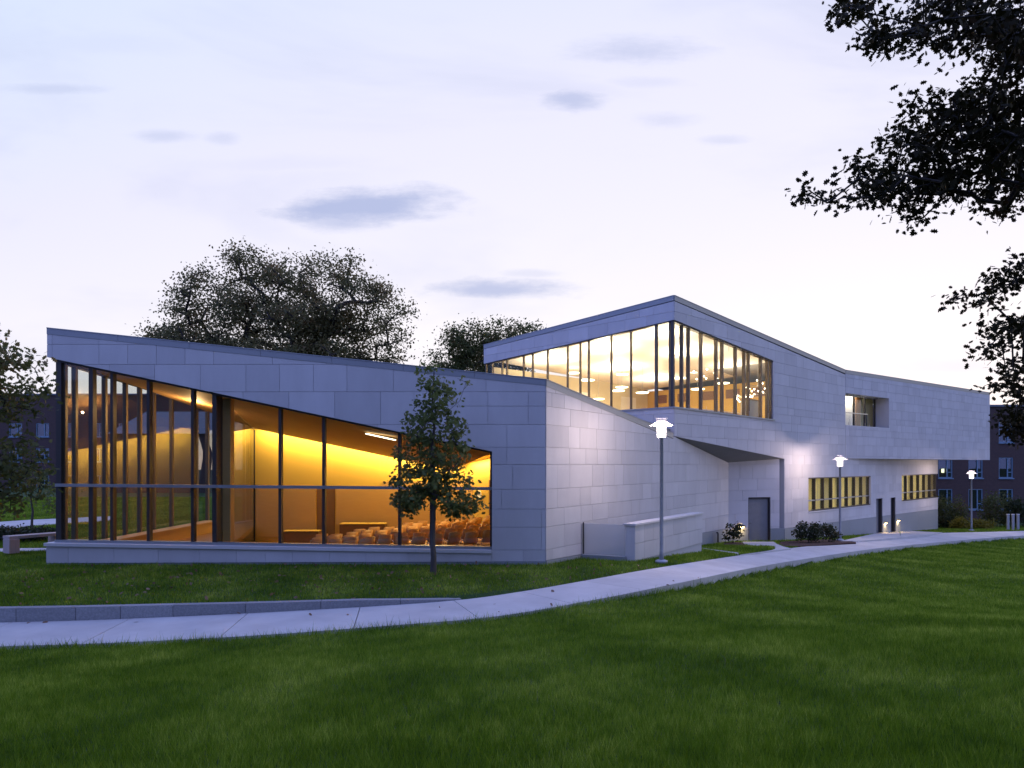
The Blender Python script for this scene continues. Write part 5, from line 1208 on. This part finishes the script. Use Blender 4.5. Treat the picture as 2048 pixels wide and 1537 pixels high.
# ------------------------------------------------------------------ grass: mown blades, finer near the camera
def grass_mat():
    m = bpy.data.materials.new('grass_blades'); m.use_nodes = True; t = m.node_tree; b = t.nodes['Principled BSDF']; b.inputs['Roughness'].default_value = .6; b.inputs['Specular IOR Level'].default_value = .25
    geo = t.nodes.new('ShaderNodeNewGeometry')
    n1 = t.nodes.new('ShaderNodeTexNoise'); n1.inputs['Scale'].default_value = .8; n1.inputs['Detail'].default_value = 3; t.links.new(geo.outputs['Position'], n1.inputs['Vector'])
    mp = t.nodes.new('ShaderNodeMapping'); mp.inputs['Rotation'].default_value = (0, 0, R(-10)); t.links.new(geo.outputs['Position'], mp.inputs[0])
    n2 = t.nodes.new('ShaderNodeTexWave'); n2.inputs['Scale'].default_value = .11; n2.inputs['Distortion'].default_value = 5; n2.inputs['Detail'].default_value = 2; n2.inputs['Detail Scale'].default_value = .6; t.links.new(mp.outputs[0], n2.inputs['Vector'])
    n3 = t.nodes.new('ShaderNodeTexNoise'); n3.inputs['Scale'].default_value = 7; n3.inputs['Detail'].default_value = 2; t.links.new(geo.outputs['Position'], n3.inputs['Vector'])
    a1 = t.nodes.new('ShaderNodeMath'); a1.operation = 'MULTIPLY_ADD'; a1.inputs[1].default_value = .55; t.links.new(geo.outputs['Random Per Island'], a1.inputs[0]); t.links.new(n1.outputs[0], a1.inputs[2])
    a2 = t.nodes.new('ShaderNodeMath'); a2.operation = 'ADD'; t.links.new(a1.outputs[0], a2.inputs[0])
    a3 = t.nodes.new('ShaderNodeMath'); a3.operation = 'MULTIPLY_ADD'; a3.inputs[1].default_value = .18; t.links.new(n2.outputs['Fac'], a3.inputs[0]); t.links.new(n3.outputs[0], a3.inputs[2]); t.links.new(a3.outputs[0], a2.inputs[1])
    mr = t.nodes.new('ShaderNodeMapRange'); mr.inputs[1].default_value = .95; mr.inputs[2].default_value = 1.88; t.links.new(a2.outputs[0], mr.inputs[0])
    rp_ = t.nodes.new('ShaderNodeValToRGB'); e_ = rp_.color_ramp.elements; e_[0].color = (.055, .118, .006, 1); e_[1].color = (.43, .52, .090, 1); q = e_.new(.54); q.color = (.155, .275, .012, 1)
    t.links.new(mr.outputs[0], rp_.inputs[0]); t.links.new(rp_.outputs[0], b.inputs['Base Color'])
    tr = t.nodes.new('ShaderNodeBsdfTranslucent'); t.links.new(rp_.outputs[0], tr.inputs[0]); ms = t.nodes.new('ShaderNodeMixShader'); ms.inputs[0].default_value = .4
    t.links.new(b.outputs[0], ms.inputs[1]); t.links.new(tr.outputs[0], ms.inputs[2]); t.links.new(ms.outputs[0], t.nodes['Material Output'].inputs[0]); return m
rg = np.random.default_rng(77)
def scatter(n, y0, y1, pw, margin=1.08):
    y = (y0 ** pw + rg.random(n) * (y1 ** pw - y0 ** pw)) ** (1 / pw)
    x = rg.uniform(-1, 1, n) * y * (1024 / FPX) * margin; return x, y
# density per square metre falls with distance
xs, ys = [], []
a, b_ = scatter(1280000, 2.6, 64.0, .62); xs.append(a); ys.append(b_)
n = 420000; b_ = (0.4 ** .7 + rg.random(n) * (55 ** .7 - 0.4 ** .7)) ** (1 / .7)      # the lawn to either side of the view
a = np.where(rg.random(n) < .5, -1, 1) * (b_ * (1024 / FPX) * 1.08 + rg.random(n) ** 1.3 * 6.5); xs.append(a); ys.append(b_)
gx_, gy_ = np.concatenate(xs), np.concatenate(ys)
BF = [(FL - .1, FY - .05), (FR + .05, FY - .05), (CC.x + .1, CC.y - .3), (BB.x, BB.y - .1), (WP.p(uE, 0).x, WP.p(uE, 0).y), (10, 75), (FL - .1, 60)]
AREA = [(a.x, a.y) for a in (WR.p(WR.at(1163), 0), Vector((3.5, 22.1, 0)), WW.p(ll, 0, 0), WR.p(WR.at(1403), 0))]
bad = inside(BF, gx_, gy_) | inside(AREA, gx_, gy_)
for o in bpy.data.objects:
    if o.type == 'MESH' and (o.name.startswith('slab') or o.name.startswith('mulch_bed')):
        co = [v.co for v in o.data.vertices]; half = len(co) // 2
        if o.parent is path: continue
        bad |= inside([(v.x, v.y) for v in co[:half]], gx_, gy_)
sdn, sdf = lookup(SDN, gx_, gy_), lookup(SDF, gx_, gy_)
bad |= (sdn > -.02) & (sdf < np.where(gx_ < .5, .21, .03))
gx_, gy_, dn_ = gx_[~bad], gy_[~bad], -sdn[~bad]
gz_ = lookup(GZ0, gx_, gy_)
n = len(gx_); rr_ = np.hypot(gx_, gy_)
h = rg.uniform(.05, .105, n) * np.where((dn_ < .22) & (dn_ > 0), rg.uniform(1.0, 2.1, n), 1.0); w = np.maximum(.0055, rr_ * .0008) * rg.uniform(.7, 1.3, n)
# clumps of slightly taller grass
def vnoise(x, y, cell, seed):
    q = np.random.default_rng(seed).random((256, 256)); u, v = x / cell, y / cell; i, j = np.floor(u).astype(int), np.floor(v).astype(int); fu, fv = u - i, v - j
    fu, fv = fu * fu * (3 - 2 * fu), fv * fv * (3 - 2 * fv); g = lambda a_, b_: q[b_ % 256, a_ % 256]
    return (g(i, j) * (1 - fu) + g(i + 1, j) * fu) * (1 - fv) + (g(i, j + 1) * (1 - fu) + g(i + 1, j + 1) * fu) * fv
h *= .72 + .34 * vnoise(gx_, gy_, .55, 1) + .30 * vnoise(gx_, gy_, .17, 2)
h = np.where(rg.random(n) < .05, h * 1.55, h)
a = rg.uniform(0, 2 * np.pi, n); lean = rg.uniform(.1, .75, n); la = rg.uniform(0, 2 * np.pi, n)
base = np.stack([gx_, gy_, gz_ - .008], -1); side = np.stack([np.cos(a), np.sin(a), np.zeros(n)], -1) * (w / 2)[:, None]
tip = base + np.stack([np.cos(la) * lean * h, np.sin(la) * lean * h, h], -1)
gv = np.stack([base - side, base + side, tip], 1).reshape(-1, 3)
grass = link('grass', np_mesh('grass', gv, np.arange(n * 3).reshape(n, 3), grass_mat())); tag(grass, 'short mown green grass covering the lawns', 'grass', kind='stuff')
print('blades', n)
# fallen leaves on lawn and path
M['fallen'] = leaf_mat('fallen_leaves', (.16, .085, .045), (.26, .16, .10), (.12, .05, .03), .1)
k = 620; lx2 = rg.uniform(-13.5, 6, k); ly2 = rg.uniform(13.6, 20.8, k); dn, sn, zn = seg_dist(lx2, ly2, NEAR); df, sf, zf = seg_dist(lx2, ly2, FAR)
keep = (sf > 0) | ((sn > 0) & (rg.random(k) < .12)); lx2, ly2 = lx2[keep], ly2[keep]
onp = ((sn > 0) & (sf < 0))[keep]; lz2 = np.where(onp, zn[keep] + .012, terrain(lx2, ly2) + .05)
keep = ~(inside(BF, lx2, ly2) | inside(AREA, lx2, ly2)); c = np.stack([lx2, ly2, lz2], -1)[keep]
fl = link('fallen_leaves', leaves_mesh('fallen_leaves', c, .10, OAK, M['fallen'], -.05, rg)); tag(fl, 'scattered brown fallen oak leaves on the lawn and path', 'leaves', kind='stuff')
